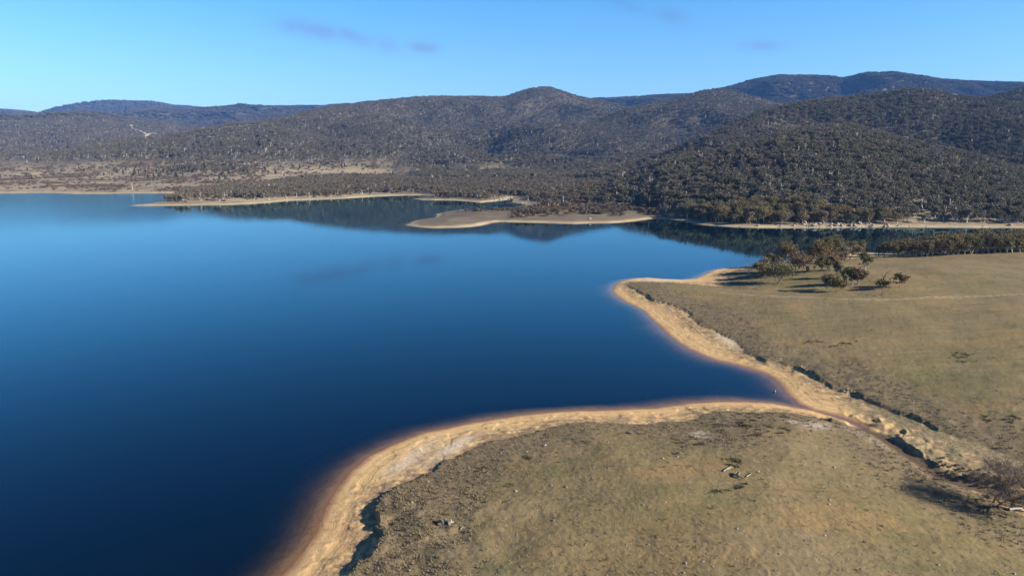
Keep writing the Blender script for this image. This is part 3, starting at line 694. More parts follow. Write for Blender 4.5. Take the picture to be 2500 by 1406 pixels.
# trees of the near meadow: base x, base y, crown top y, crown width px, colour, stems, bark, crown openness, label
NEAR = [
 (1885,652,621,44,BROWN,1,'w',.3,'rust brown domed gum tree behind the white bare tree at the lake edge'),
 (1868,679,643,44,GREY,2,'p',.3,'grey green gum tree just right of the white bare tree'),
 (1898,693,645,76,OLIVE,5,'p',.15,'big dark olive many-stemmed gum tree at the left front of the meadow grove'),
 (1928,648,596,52,BROWN,2,'w',.35,'tall brown gum tree with white forked limbs above the left part of the grove'),
 (1947,663,619,50,BROWN,3,'p',.4,'thin brown twiggy gum tree in the middle of the grove'),
 (2006,648,591,66,ORANGE,2,'w',.1,'biggest orange brown domed gum tree in the middle of the grove'),
 (2003,663,628,42,OLIVE,2,'d',.3,'olive gum tree in front of the biggest orange brown one'),
 (2036,640,579,50,OLIVE,2,'p',.1,'tallest olive topped gum tree at the back of the grove'),
 (2073,632,594,54,GREY,1,'d',.15,'round grey gum tree with a single dark trunk at the grove back'),
 (2104,628,589,22,OLIVE,1,'p',.1,'slim upright green tree beside the round grey gum tree'),
 (2028,662,624,32,ORANGE,2,'w',.3,'orange olive gum tree with a white forked trunk'),
 (2052,643,617,34,GREY,2,'p',.5,'small sparse grey tree behind the white forked trunk'),
 (2111,662,620,36,OLIVE,1,'w',.1,'lone upright gum tree with a straight white trunk on the meadow'),
 (2047,678,640,24,GREY,2,'d',.2,'narrow dark grey green tree in front of the white forked trunk'),
 (2066,695,655,34,OLIVE,1,'d',.3,'olive gum tree with a leaning dark trunk in the front clump'),
 (2081,695,660,24,BROWN,1,'w',.4,'thin gum tree with a pale leaning trunk in the front clump'),
 (2094,693,656,44,BROWN,5,'w',.3,'brown gum tree with a fan of white stems'),
 (2018,708,671,38,DARK,2,'w',.2,'dark rounded gum tree at the front of the grove over its own shadow'),
 (2043,712,682,34,ORANGE,3,'w',.2,'small orange olive gum tree with white forked stems in front'),
 (2151,706,684,34,OLIVE,2,'d',.1,'low round olive tree below the dead dark snag'),
 (2195,700,671,42,ORANGE,1,'p',.2,'umbrella shaped gum tree standing alone right of the dead snag'),
 (1971,669,652,6,OLIVE,1,'p',.3,'thin sapling on the grass between two tree shadows'),
]
BK = {'w': M_BARKW, 'p': M_BARK, 'd': M_BARKD}
for i, (bx, by, ty, wd, colr, st, bk, op, lab) in enumerate(NEAR):
    p = cast(bx, by); dpt_ = depth_of(p); H = (by - ty) / F * dpt_ * 1.18; Wd = wd / F * dpt_ * 1.02
    t = thing('gum_tree', p, lab, 'tree')
    tb, cb = gum(100 + i, H, Wd, st, int(900 + 24 * Wd * H), .31, flat=.7, bare=op, start=.27 if st > 1 else .36, clump=.9)
    part('trunk', tb.mesh('trunk', [BK[bk]], True), t); part('crown', cb.mesh('crown', [M_GUM]), t, colr)
for i, (bx, by, ty, wd, colr, st, bk, op, lab) in enumerate([(1852,668,640,34,GREY,2,'p',.35,'small grey gum tree tucked behind the white bare tree'), (1866,664,630,36,BROWN,2,'p',.3,'rust topped low gum tree at the lake side of the grove'), (1912,672,640,46,BROWN,2,'p',.25,'brown gum tree rising behind the big many-stemmed one'),
        (1984,640,610,36,OLIVE,2,'p',.2,'olive gum tree between the two tall brown domes'), (2020,640,596,40,BROWN,2,'p',.25,'brown gum tree overlapping the tallest olive one'), (2055,636,600,34,GREY,2,'d',.25,'grey tree left of the round grey gum tree'), (1962,650,622,34,GREY,2,'p',.4,'grey twiggy gum tree under the orange brown dome')]):
    p = cast(bx, by); dpt_ = depth_of(p); H = (by - ty) / F * dpt_ * 1.1; Wd = wd / F * dpt_ * 1.1; t = thing('gum_tree', p, lab, 'tree')
    tb, cb = gum(150 + i, H, Wd, st, int(900 + 24 * Wd * H), .31, flat=.7, bare=op, start=.2, clump=1.05)
    part('trunk', tb.mesh('trunk', [BK[bk]], True), t); part('crown', cb.mesh('crown', [M_GUM]), t, colr)
# dead trees of the meadow
p = cast(1828, 669); k = depth_of(p) / F
t = thing('dead_tree', p, 'white leafless tree at the lake edge, leftmost of the grove', 'tree')
tb, cb = bare_tree(7, 39 * k, 15 * k * 1.3, 1, 4, 1.0, 0, .35, .6); part('trunk', tb.mesh('trunk', [M_BARKW], True), t); part('crown', cb.mesh('crown', [M_BARKW]), t)
p = cast(2158, 686); k = depth_of(p) / F
t = thing('dead_tree', p, 'dark dead snag with a hooked branch behind the low round tree', 'tree')
mb = MB(); mb.tube(np.array([[0, 0, -.2], [-.2, 0, 1.2], [.4, 0, 2.4], [1.0, .1, 3.4], [2.2, .2, 3.9], [2.7, .1, 3.5]]) * k * 6.2, np.array([.3, .24, .2, .15, .1, .05]), 6); part('trunk', mb.mesh('trunk', [M_BARKD], True), t)
for q_, r_ in (([[-.1, 0, 1.5], [-.8, .1, 2.2], [-1.0, 0, 2.9]], [.13, .1, .04]), ([[.5, 0, 2.3], [1.3, .4, 2.1], [2.2, .6, 2.6]], [.1, .07, .03]), ([[.1, 0, 1.9], [1.0, -.3, 1.5], [1.9, -.4, 1.6]], [.1, .06, .03])):
    mb = MB(); mb.tube(np.array(q_) * k * 6.2, r_, 5); part('branch', mb.mesh('branch', [M_BARKD], True), t)
# two big bare trees by the creek, lower right corner
for sd, bx, by, hp, wp, lab, rz in ((21, 2472, 1243, 128, 260, 'bare brown spreading tree rooted on the creek bank in the lower right corner', .4), (24, 2424, 1228, 92, 230, 'bare twiggy leaning tree left of the corner tree by the creek', 2.0)):
    p = cast(bx, by); k = depth_of(p) / F
    t = thing('bare_tree', p, lab, 'tree', None, rz)
    tb, cb = bare_tree(sd, hp * k * 1.1, wp * k, 2, 5, 1.0, 4200, .13, 1.25); part('trunk', tb.mesh('trunk', [M_BARKD], True), t); part('crown', cb.mesh('crown', [M_TWIG]), t)

# ---- shared trees: the row behind the meadow crest and the nearest trees of the wooded shore
PROTO = []
for i in range(8):
    H, Wd = (10 + (i % 3) * 1.5, 8.5 + (i % 4) * 1.2)
    t = thing('gum_tree', (0, 0, 0), '', 'tree')
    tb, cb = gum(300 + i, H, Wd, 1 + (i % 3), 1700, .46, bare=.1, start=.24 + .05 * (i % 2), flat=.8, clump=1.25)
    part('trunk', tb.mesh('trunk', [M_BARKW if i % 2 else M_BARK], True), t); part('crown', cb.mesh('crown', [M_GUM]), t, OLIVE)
    PROTO.append([t, H, False])
def put_tree(i, p, H, label, group, color, wsc=1.0):
    pr = PROTO[i]; s = H / pr[1]; sc = (s * wsc, s * wsc, s); rz = RNG.uniform(0, 6.28)
    if not pr[2]:
        pr[2] = True; o = pr[0]; o.location = p; o.rotation_euler = (0, 0, rz); o.scale = sc; o['label'] = label; o['group'] = group
        for ch in o.children:
            if ch.name.startswith('crown'): ch.color = (*color, 1)
        return o
    return copy_tree(pr[0], p, rz, sc, label, group, color)
n_tree = 0
ROWL = 'olive gum tree with pale stems in the dense row along the far meadow crest'
for row, dy, hs in ((0, 0, 1.0), (1, 13, 1.05), (2, 26, 1.1)):
    x = 2146 + row * 20
    while x < 2640:
        base = np.interp(x, [2140, 2250, 2350, 2500, 2700], [627, 627, 621, 616, 612])
        q = cast(x, base + 1.5); d = np.array([q[0], q[1]]); L = np.hypot(*d); d = d * (L + 4 + dy * 1.0) / L
        z = float(gh(d[0], d[1])[0])
        if z > .6:
            H = np.interp(x, [2140, 2250, 2400, 2600], [7.2, 8.2, 9.4, 10]) * hs * RNG.uniform(.82, 1.12)
            cl = [OLIVE, ORANGE, GREY, BROWN, DARK][RNG.choice(5, p=[.3, .3, .2, .1, .1])]
            put_tree(int(RNG.integers(8)), (d[0], d[1], z), H, ROWL, 'gum trees in the row along the meadow crest', cl, .9); n_tree += 1
        x += RNG.uniform(12, 19)
# ------------------------------------------------------------------ forest positions
def blobp(px, py, cx, cy, rx, ry): return np.exp(-((px - cx) / rx) ** 2 - ((py - cy) / ry) ** 2)
SCAR = ([(323,316),(333,318),(346,323),(354,328),(360,331)], [(321,306),(322,311),(323,316)], [(382,329),(374,327),(366,328),(360,331),(357,336),(355,341)])
W1 = [(400,492),(432,474),(470,466),(560,457),(640,452),(700,440),(760,432),(850,430),(960,432),(1060,450),(1080,468),(1000,470),(900,474),(800,478),(700,483),(600,488),(500,494)]
def density(x, y, z, r):
    px, py = proj(np.stack([x, y, z], -1))
    sB = gattr(AT['dB'], x, y); hl = gattr(AT['hill'], x, y)
    n = fbm(x, y, 120, 4, 201); n2 = fbm(x, y, 35, 3, 202)
    d = sstep(14, 30, hl + 12 * n)                                             # wooded slopes
    left = px < 1000
    plain = np.clip(.015 + .6 * sstep(.26, .46, n + .5 * n2) , 0, 1) * sstep(445, 425, py)
    plain = plain + sstep(392, 376, py) * .6 + blobp(px, py, 430, 414, 230, 8) * .6 + blobp(px, py, 850, 400, 250, 14) * .4
    lw = sstep(1080, 940, px + 90 * n); d = lw * np.maximum(d * sstep(396, 374, py), plain * .38) + (1 - lw) * d
    cen = (px >= 900) & (px < 1700)
    c = sstep(12, 30, sB) * sstep(505, 480, py + 12 * n2) * (px > 1000)
    c = np.maximum(c, sstep(10, 22, sB) * (px > 1610))
    d = np.where(cen, np.maximum(d, c * sstep(960, 1080, px + 90 * n)), d)
    d = np.where(px > 1640, np.maximum(d, sstep(8, 16, sB + 4 * n2)), d)
    clr = np.zeros(px.shape)
    for b in ((1150,406,110,8),(1220,414,60,6),(930,420,110,7),(760,440,130,6),(690,447,60,4),(1112,386,28,5),(1370,384,30,4),(850,432,60,4),(1010,412,60,4),(600,313,60,5),(520,340,50,4),(640,322,30,4),(430,425,60,3)):
        clr = np.maximum(clr, blobp(px, py, *b))
    d = d * (1 - sstep(.28, .55, clr + .22 * n2) * .93)
    # open rocky spots high on the slopes
    d = d * (1 - .75 * sstep(.30, .45, fbm(x, y, 90, 4, 207)) * (hl > 30))
    w1 = inside(px, py, np.array(W1, float))
    d = np.where(w1, .25 + .75 * sstep(-.35, -.1, n2), d)
    d = d * (sB > 9)
    for ln in SCAR: d = d * (seg_dist(px, py, np.array(ln, float), closed=False) > 2.4)
    typ = np.where(w1 | ((py > 440) & (px > 1000) & (px < 1500)), 1, 0)                    # brownish low trees
    typ = np.where((px < 1000) & (hl < 25) & ~w1 & (n2 > -.25), 2, typ)                      # conifers of the plain
    return np.clip(d, 0, 1), typ, px, py
def scatter(r0, r1, spacing, rng, lo=-41, hi=41, amin=None):
    A_ = (radians(hi) - radians(lo)) / 2 * (r1 * r1 - r0 * r0); n = int(A_ / spacing ** 2)
    r = np.sqrt(rng.uniform(r0 * r0, r1 * r1, n)); a = rng.uniform(radians(lo), radians(hi), n)
    return r * np.sin(a), r * np.cos(a), r
def visible(x, y, z, r, extra=16):
    a = np.arctan2(x, y); j = np.clip(np.round((a - azs[0]) / (azs[1] - azs[0])).astype(int), 0, NA - 1)
    i = np.clip(np.interp(r * .985, rs, np.arange(NR)).astype(int), 0, NR - 1)
    return (z + extra - CAMH) / r > CMAX[i, j]
pts = []
frng = np.random.default_rng(77)
for r0, r1, sp in ((440, 700, 5.0), (700, 1100, 5.4), (1100, 1700, 6.2), (1700, 2500, 7.4), (2500, 3400, 9.2), (3400, 4400, 11.5)):
    x, y, r = scatter(r0, r1, sp, frng); z = gh(x, y)
    k = z > .7; x, y, r, z = x[k], y[k], r[k], z[k]
    k = visible(x, y, z, r); x, y, r, z = x[k], y[k], r[k], z[k]
    d, typ, px, py = density(x, y, z, r); k = frng.random(len(x)) < d
    pts.append(np.stack([x[k], y[k], z[k], r[k], typ[k], px[k], py[k]], 1))
P = np.concatenate(pts); print('forest trees', len(P))
# nearest ones on the wooded shore become trees of their own
inview = (P[:, 5] > 8) & (P[:, 5] < 2492) & (P[:, 4] == 0) & (P[:, 5] > 1500)
idx = np.where(inview)[0]; idx = idx[np.argsort(P[idx, 3])][:max(0, 296 - n_tree - len(NEAR) - 11)]
SHL = {0: 'olive green gum tree at the foot of the wooded hill across the channel', 1: 'brownish gum tree at the foot of the wooded hill across the channel', 2: 'grey gum tree at the foot of the wooded hill across the channel'}
for k in idx:
    x, y, z = P[k, :3]; c = int(frng.choice(3, p=[.5, .2, .3]))
    put_tree(int(frng.integers(8)), (x, y, z), frng.uniform(6.5, 12.5), SHL[c], 'gum trees at the foot of the wooded hill', [OLIVE, BROWN, GREY][c], .85)
P = np.delete(P, idx, 0)

# far hills: copses of several crowns
for r0, r1, sp in ((4400, 6200, 17), (6200, 8200, 24), (8200, 11000, 34)):
    x, y, r = scatter(r0, r1, sp, frng); z = gh(x, y)
    k = visible(x, y, z, r, 12); x, y, r, z = x[k], y[k], r[k], z[k]
    px, py = proj(np.stack([x, y, z], -1)); hl = gattr(AT['hill'], x, y)
    k = (hl > 10) & (np.min([seg_dist(px, py, np.array(ln, float), closed=False) for ln in SCAR], 0) > 3.0) & (frng.random(len(x)) < .985)
    pts2 = np.stack([x[k], y[k], z[k], r[k], np.full(k.sum(), 3), px[k], py[k]], 1); P = np.concatenate([P, pts2])
print('with copses', len(P))

def proto_col(name, meshes):
    c = bpy.data.collections.new(name)
    for i, m in enumerate(meshes):
        o = bpy.data.objects.new('%s_%02d' % (name, i), m); c.objects.link(o)
    return c
def joined(tb, cb, mats, name):
    m = MB(); m.v = tb.v + cb.v; 
    m.f = tb.f + [f + tb.k for f in cb.f]; m.m = tb.m + [a + 1 for a in cb.m]; m.k = tb.k + cb.k
    return m.mesh(name, mats)
fm = []
for i in range(7): fm.append(joined(*gum(500 + i, 1 * 10, 6.6 + (i % 3) * 1.1, 1 + i % 2, 300, .60, bare=.3, start=.42, levels=2, sides=3, clump=1.2, flat=.6), [M_BARKW, M_FOR], 'forest_gum'))
for i in range(2): fm.append(joined(*bare_tree(520 + i, 10, 5, 1, 2, 1.5, 0, .4, .5), [M_BARKW, M_BARKW], 'forest_snag'))
for i in range(3): fm.append(joined(*gum(530 + i, 10, 10, 2, 170, 1.0, bare=.1, start=.3, levels=1, sides=3, clump=1.5), [M_BARK, M_SHR], 'forest_brown'))
for i in range(3): fm.append(joined(*conifer(540 + i, 10, 5.5, 130, 1.3), [M_BARKD, M_CON], 'forest_conifer'))
for i in range(4):
    a, b = MB(), MB(); rng = np.random.default_rng(560 + i)
    for q in range(9):
        tb, cb = gum(570 + i * 9 + q, 12, 10, 1, 26, 3.0, levels=1, sides=3, clump=1.6, start=.36)
        o = np.array([rng.uniform(-14, 14), rng.uniform(-14, 14), rng.uniform(-2, 1)], np.float32)
        for v, f, mm_ in zip(cb.v, cb.f, cb.m): b.add(v + o, f - 0, 0)
    a.tube([[0, 0, -1], [0, 0, 8]], [.3, .2], 3)
    fm.append(joined(a, b, [M_BARKW, M_FOR], 'forest_copse'))
def gn_scatter(name, P3, scale, rot, vid, meshes, label=None):
    n = len(P3); me = bpy.data.meshes.new(name); me.vertices.add(n); me.vertices.foreach_set('co', P3.astype(np.float32).ravel())
    for nm, arr in (('sc', scale), ('rz', rot)):
        a = me.attributes.new(nm, 'FLOAT', 'POINT'); a.data.foreach_set('value', arr.astype(np.float32))
    a = me.attributes.new('vid', 'INT', 'POINT'); a.data.foreach_set('value', vid.astype(np.int32))
    o = bpy.data.objects.new(name, me); COL.objects.link(o); o['kind'] = 'stuff'
    if label: o['label'] = label
    ng = bpy.data.node_groups.new(name + '_scatter', 'GeometryNodeTree')
    ng.interface.new_socket('Geometry', in_out='INPUT', socket_type='NodeSocketGeometry'); ng.interface.new_socket('Geometry', in_out='OUTPUT', socket_type='NodeSocketGeometry')
    gi, go = ng.nodes.new('NodeGroupInput'), ng.nodes.new('NodeGroupOutput')
    ci = ng.nodes.new('GeometryNodeCollectionInfo'); ci.inputs['Collection'].default_value = proto_col(name + '_kinds', meshes); ci.inputs['Separate Children'].default_value = True; ci.inputs['Reset Children'].default_value = True
    ip = ng.nodes.new('GeometryNodeInstanceOnPoints'); ip.inputs['Pick Instance'].default_value = True
    def na(nm, dt): q = ng.nodes.new('GeometryNodeInputNamedAttribute'); q.data_type = dt; q.inputs['Name'].default_value = nm; return q.outputs['Attribute']
    cx = ng.nodes.new('ShaderNodeCombineXYZ'); ng.links.new(na('rz', 'FLOAT'), cx.inputs[2])
    ng.links.new(gi.outputs[0], ip.inputs['Points']); ng.links.new(ci.outputs[0], ip.inputs['Instance']); ng.links.new(na('vid', 'INT'), ip.inputs['Instance Index'])
    ng.links.new(cx.outputs[0], ip.inputs['Rotation']); ng.links.new(na('sc', 'FLOAT'), ip.inputs['Scale']); ng.links.new(ip.outputs[0], go.inputs[0])
    md = o.modifiers.new('scatter', 'NODES'); md.node_group = ng
    return o
n = len(P); u = frng.random(n); typ = P[:, 4].astype(int)
vid = np.where(typ == 0, np.where(u < .08, 7 + (u * 1e4).astype(int) % 2, (u * 1e4).astype(int) % 7), 0)
vid = np.where(typ == 1, np.where(u < .05, 7, np.where(u < .50, 9 + (u * 1e4).astype(int) % 3, (u * 1e4).astype(int) % 7)), vid)
vid = np.where(typ == 2, np.where(u < .35, 12 + (u * 1e4).astype(int) % 3, np.where(u < .7, 9 + (u * 1e4).astype(int) % 3, (u * 1e4).astype(int) % 7)), vid)
vid = np.where(typ == 3, 15 + (u * 1e4).astype(int) % 4, vid)
sc = np.where(typ == 0, frng.uniform(.5, 1.15, n) ** 1.0 + .25 * (frng.random(n) < .12), np.where(typ == 1, frng.uniform(.45, .85, n), np.where(typ == 2, frng.uniform(.45, 1.0, n), frng.uniform(.8, 1.2, n) * np.interp(P[:, 3], [4400, 11000], [.75, 1.5]))))
gn_scatter('forest', P[:, :3], sc, frng.uniform(0, 6.28, n), vid, fm, 'grey green eucalypt forest covering the hills and the plain beyond the lake')

# ------------------------------------------------------------------ shrubs of the plain and of the spit
sx, sy, sz_, sr = [], [], [], []
for r0, r1, sp in ((440, 800, 3.6), (800, 1300, 4.6), (1300, 2100, 6.5)):
    x, y, r = scatter(r0, r1, sp, frng, -41, 12 if r0 < 800 else 5); z = gh(x, y); k = (z > 1.0) & visible(x, y, z, r, 4); x, y, r, z = x[k], y[k], r[k], z[k]
    px, py = proj(np.stack([x, y, z], -1)); sB = gattr(AT['dB'], x, y); hl = gattr(AT['hill'], x, y); n = fbm(x, y, 45, 4, 301); n3 = fbm(x, y, 150, 3, 302)
    d = np.where(px < 1050, np.clip(sstep(-.02, .34, n + .4 * n3) * .7 + .05, 0, 1) * sstep(12, 30, sB), 0)
    pen = sstep(14, 26, sB) * sstep(532, 518, py + n * 14 + 10 * (px < 1250) ) * (px > 1000) * (py > 470)
    d = np.where((px >= 1050) & (px < 1640), pen * (.35 + .65 * sstep(-.25, .1, n)), d)
    k = frng.random(len(x)) < d * (hl < 40)
    sx.append(x[k]); sy.append(y[k]); sz_.append(z[k]); sr.append(r[k])
S = np.stack([np.concatenate(q) for q in (sx, sy, sz_, sr)], 1); spx, spy = proj(S[:, :3])
shr = []
for i in range(4): shr.append(shrub(600 + i, 2.0, 2.8 + .3 * i))
cand = np.where((spx > 1200) & (spx < 1640) & (spy > 488))[0]; cand = cand[np.argsort(S[cand, 3])][:230]
first = []
for i in range(4):
    t = thing('shrub', (0, 0, 0), '', 'shrub'); part('stem', shr[i][0].mesh('stem', [M_BARKD]), t); part('crown', shr[i][1].mesh('crown', [M_SHR]), t); first.append([t, False])
for q in cand:
    i = int(frng.integers(4)); s = frng.uniform(.9, 2.2); lab = 'purple grey leafless-looking shrub on the flat spit below the wood'; rz = frng.uniform(0, 6.28)
    cc = [(1, 1, 1), (1.2, 1, .8), (.85, .85, .95)][int(frng.integers(3))]
    if not first[i][1]:
        first[i][1] = True; o = first[i][0]; o.location = S[q, :3]; o.rotation_euler = (0, 0, rz); o.scale = (s, s, s); o['label'] = lab; o['group'] = 'shrubs on the spit'
    else: copy_tree(first[i][0], S[q, :3], rz, (s, s, s), lab, 'shrubs on the spit', cc)
for q in range(22):
    px_, py_ = [(2296,1128),(2306,1136),(2318,1140),(2330,1150),(2345,1152),(2358,1163),(2372,1168),(2338,1138),(2352,1145),(2366,1152),(2385,1176),(2398,1172),(2325,1160),(2312,1152),(2346,1168),(2290,1140),(2378,1160),(2392,1186),(2302,1118),(2410,1190),(2420,1180),(2405,1165)][q]
    p = cast(px_, py_); z_ = frng.uniform(.18, .42); copy_tree(first[q % 4][0], p, q * 1.1, (z_, z_, z_ * .8), 'low grey scrubby bush on the creek bank left of the bare trees', 'scrubby bushes on the creek bank', (1.15, 1.1, 1.05))
S = np.delete(S, cand, 0)
sm = [joined(*shrub(620 + i, 2.0, 3.0 + .4 * i, 70, .55), [M_BARKD, M_SHR], 'scrub_bush') for i in range(4)]
gn_scatter('scrub', S[:, :3], frng.uniform(.55, 1.5, len(S)) * np.interp(S[:, 3], [600, 2000], [1, 1.5]), frng.uniform(0, 6.28, len(S)), frng.integers(0, 4, len(S)), sm, 'low grey brown scrub dotted over the dry plain')
print('scrub', len(S))

# a few conspicuous pale dead trees on the far shores
for k, (bx, by, ty, wd, lab) in enumerate([(323, 463, 446, 12, 'white dead tree standing alone on the far left shore'), (547, 470, 455, 12, 'white dead tree above the brown thicket left of centre'), (692, 465, 450, 18, 'white forked dead tree at the top of the thicket'), (1657, 521, 494, 10, 'white trunked tree at the mouth of the bay'), (1663, 521, 492, 9, 'second white trunked tree at the mouth of the bay')]):
    p = cast(bx, by); kk = depth_of(p) / F; t = thing('dead_tree', p, lab, 'tree'); tb, cb = bare_tree(700 + k, (by - ty) * kk, wd * kk, 1 + k % 2, 4, 1.5, 0, .38, .6)
    part('trunk', tb.mesh('trunk', [M_BARKW], True), t); part('crown', cb.mesh('crown', [M_BARKW]), t)
# conifers standing apart on the plain
cp = []
for i in range(3):
    t = thing('conifer', (0, 0, 0), '', 'tree'); tb, cb = conifer(720 + i, 9, 5, 260, .8); part('trunk', tb.mesh('trunk', [M_BARKD], True), t); part('crown', cb.mesh('crown', [M_CON]), t); cp.append([t, False])
for k, (bx, by, hp) in enumerate([(326,431,13),(355,429,9),(375,433,12),(388,434,13),(392,432,11),(410,430,9),(429,435,14),(432,433,10),(447,430,8),(274,428,8),(205,420,10),(770,438,11),(782,441,9),(745,436,9),(880,432,10),(905,430,9),(1108,425,8),(1180,422,8),(1070,421,9)]):
    p = cast(bx, by); kk = depth_of(p) / F; s = hp * kk / 9; i = k % 3; lab = 'small dark conifer standing apart on the dry plain'; rz = k * 1.3
    if not cp[i][1]: cp[i][1] = True; o = cp[i][0]; o.location = p; o.scale = (s, s, s); o['label'] = lab; o['group'] = 'conifers on the plain'
    else: copy_tree(cp[i][0], p, rz, (s, s, s), lab, 'conifers on the plain')

# ------------------------------------------------------------------ boulders
rk = [rock_mesh('boulder', 40 + i, M_ROCK) for i in range(6)]
def put_rock(px, py, size, label, group, sink=.25, col=None):
    p = cast(px, py); o = bpy.data.objects.new('boulder', rk[int(frng.integers(6))]); COL.objects.link(o)
    s = size * frng.uniform(.8, 1.2, 3); o.scale = (s[0], s[1], s[2] * .9); o.location = (p[0], p[1], max(p[2], -.2) + s[2] * (.55 - sink)); o.rotation_euler = (frng.uniform(-.4, .4), frng.uniform(-.4, .4), frng.uniform(0, 6.28))
    if col: o.color = (*col, 1)
    props(o, label, 'rock', group); return o
for k in range(95):
    px = frng.normal(2020, 70) if k < 75 else frng.uniform(1800, 2480)
    sz = (.45 + 1.5 * frng.random() ** 2) * (1.0 if k < 75 else .6)
    put_rock(px, frng.uniform(546.5, 554.5), sz, 'pale granite boulder in the heap at the water line across the channel' if k < 75 else 'small pale boulder on the sandy far bank of the channel', 'boulders across the channel' if k < 75 else 'stray boulders on the far bank')
for k in range(26): put_rock(frng.normal(1228, 12), frng.uniform(479, 490), frng.uniform(.7, 1.6), 'pale boulder in the pile at the creek mouth beyond the spit', 'boulders at the creek mouth')
for k in range(12): put_rock(frng.uniform(1256, 1290), frng.uniform(484, 497), frng.uniform(.5, 1.2), 'pale boulder on the right side of the creek mouth', 'boulders right of the creek mouth')
for k in range(14): put_rock(frng.uniform(560, 830), frng.uniform(481, 489) , frng.uniform(.5, 1.5), 'pale boulder on the beach under the brown thicket', 'boulders under the thicket')
put_rock(2466, 551, 2.0, 'large pale boulder at the right end of the far bank', None)
put_rock(1440, 536, 1.2, 'white stone alone on the flat spit', None, col=(1.5, 1.5, 1.5))
for k in range(10): put_rock(*[(968,893),(1962,899),(2068,951),(2076,953),(2060,955),(1990,925),(2085,958),(1330,1088),(2098,965),(2110,970)][k] if k else (1956,896), frng.uniform(.2, .4), 'pale stone at the broken edge of the grassy bank', 'stones along the broken bank')

# ------------------------------------------------------------------ fallen wood and stones in the foreground
def stick(mb, p0, p1, r0, r1, rng, bend=.12, n=6, k=5):
    p0, p1 = np.array(p0, float), np.array(p1, float); L = np.linalg.norm(p1 - p0); pts = [p0 + (p1 - p0) * t + rng.normal(size=3) * bend * L * .3 * math.sin(pi * t) * np.array([1, 1, .4]) for t in np.linspace(0, 1, k)]
    mb.tube(pts, np.linspace(r0, r1, k), n)
def branch_thing(name, segs, label, cat, mat, r=.07, seed=0):
    """segs: pixel polylines on the grass"""
    rng = np.random.default_rng(seed); p = cast(*segs[0][0]); t = thing(name, p, label, cat)
    for q, sg in enumerate(segs):
        mb = MB(); w = [cast(*s) for s in sg]; pts = [a - p + np.array([0, 0, r * (1.0 if i % 2 == 0 else 2.2)]) for i, a in enumerate(w)]
        mb.tube(pts, np.linspace(r, r * .45, len(pts)), 6)
        part('log' if q == 0 else 'branch', mb.mesh('wood', [mat], True), t)
    return t
branch_thing('fallen_branch', [[(1766,1151),(1775,1146),(1786,1138)], [(1775,1146),(1790,1142)]], 'bleached fallen branch lying at the upper left of the wood litter', 'branch', M_WOOD, .09, 1)
branch_thing('fallen_branch', [[(1822,1164),(1831,1161),(1834,1157)], [(1831,1161),(1827,1157),(1837,1157)]], 'bleached forked branch at the right end of the wood litter', 'branch', M_WOOD, .09, 2)
branch_thing('fallen_branch', [[(1803,1160),(1806,1156),(1808,1153)]], 'short white stick standing up in the middle of the wood litter', 'branch', M_WOOD, .08, 3)
branch_thing('fallen_branch', [[(1790,1158),(1800,1166),(1815,1169)], [(1794,1160),(1797,1155)], [(1800,1166),(1808,1165)]], 'dark grey fallen bough at the lower edge of the wood litter', 'branch', M_WOODD, .14, 4)
branch_thing('fallen_branch', [[(1754,1148),(1762,1149)]], 'short pale stick left of the wood litter', 'branch', M_WOOD, .08, 5)
branch_thing('fallen_branch', [[(1850,1153),(1855,1151)]], 'tiny white stick right of the wood litter', 'branch', M_WOOD, .08, 6)
branch_thing('fallen_log', [[(1651,1107),(1660,1109),(1665,1109)]], 'short white log alone on the grass above the wood litter', 'log', M_WOOD, .16, 7)
branch_thing('fallen_log', [[(1527,1057),(1536,1059),(1545,1058)], [(1536,1059),(1541,1055)]], 'grey forked log on the grass near the inlet beach', 'log', M_WOODD, .13, 8)
branch_thing('fallen_log', [[(1074,1275),(1080,1281),(1082,1284)]], 'dark weathered log at the left of two in the front grass', 'log', M_WOODD, .26, 9)
branch_thing('fallen_log', [[(1096,1281),(1102,1281),(1107,1277)], [(1102,1281),(1101,1275)]], 'pale grey log stub at the right of two in the front grass', 'log', M_WOOD, .2, 10)
branch_thing('fallen_branch', [[(1124,1293),(1129,1289),(1132,1285)]], 'bleached broken stick on the front grass below the two logs', 'branch', M_WOOD, .07, 11)
branch_thing('fallen_log', [[(2462,1246),(2480,1248),(2500,1243)], [(2475,1247),(2500,1256)]], 'white fallen log at the foot of the corner bare tree', 'log', M_WOOD, .22, 12)
branch_thing('fallen_log', [[(1922,712),(1932,713)]], 'small pale log on the grass left of the meadow track', 'log', M_WOOD, .25, 13)
p = cast(1891, 959); t = thing('tree_stump', (p[0], p[1], -.12), 'pale broken stump standing in the shallow end of the inlet', 'stump')
mb = MB(); mb.tube([[0, 0, -.2], [.02, 0, .25], [.08, .02, .5]], [.24, .19, .12], 8); part('trunk', mb.mesh('stump', [M_WOOD], True), t)
mb = MB(); mb.tube([[-.1, 0, .1], [-.5, .05, .12], [-.8, .1, .03]], [.12, .09, .04], 7); part('root', mb.mesh('root', [M_WOODD], True), t)

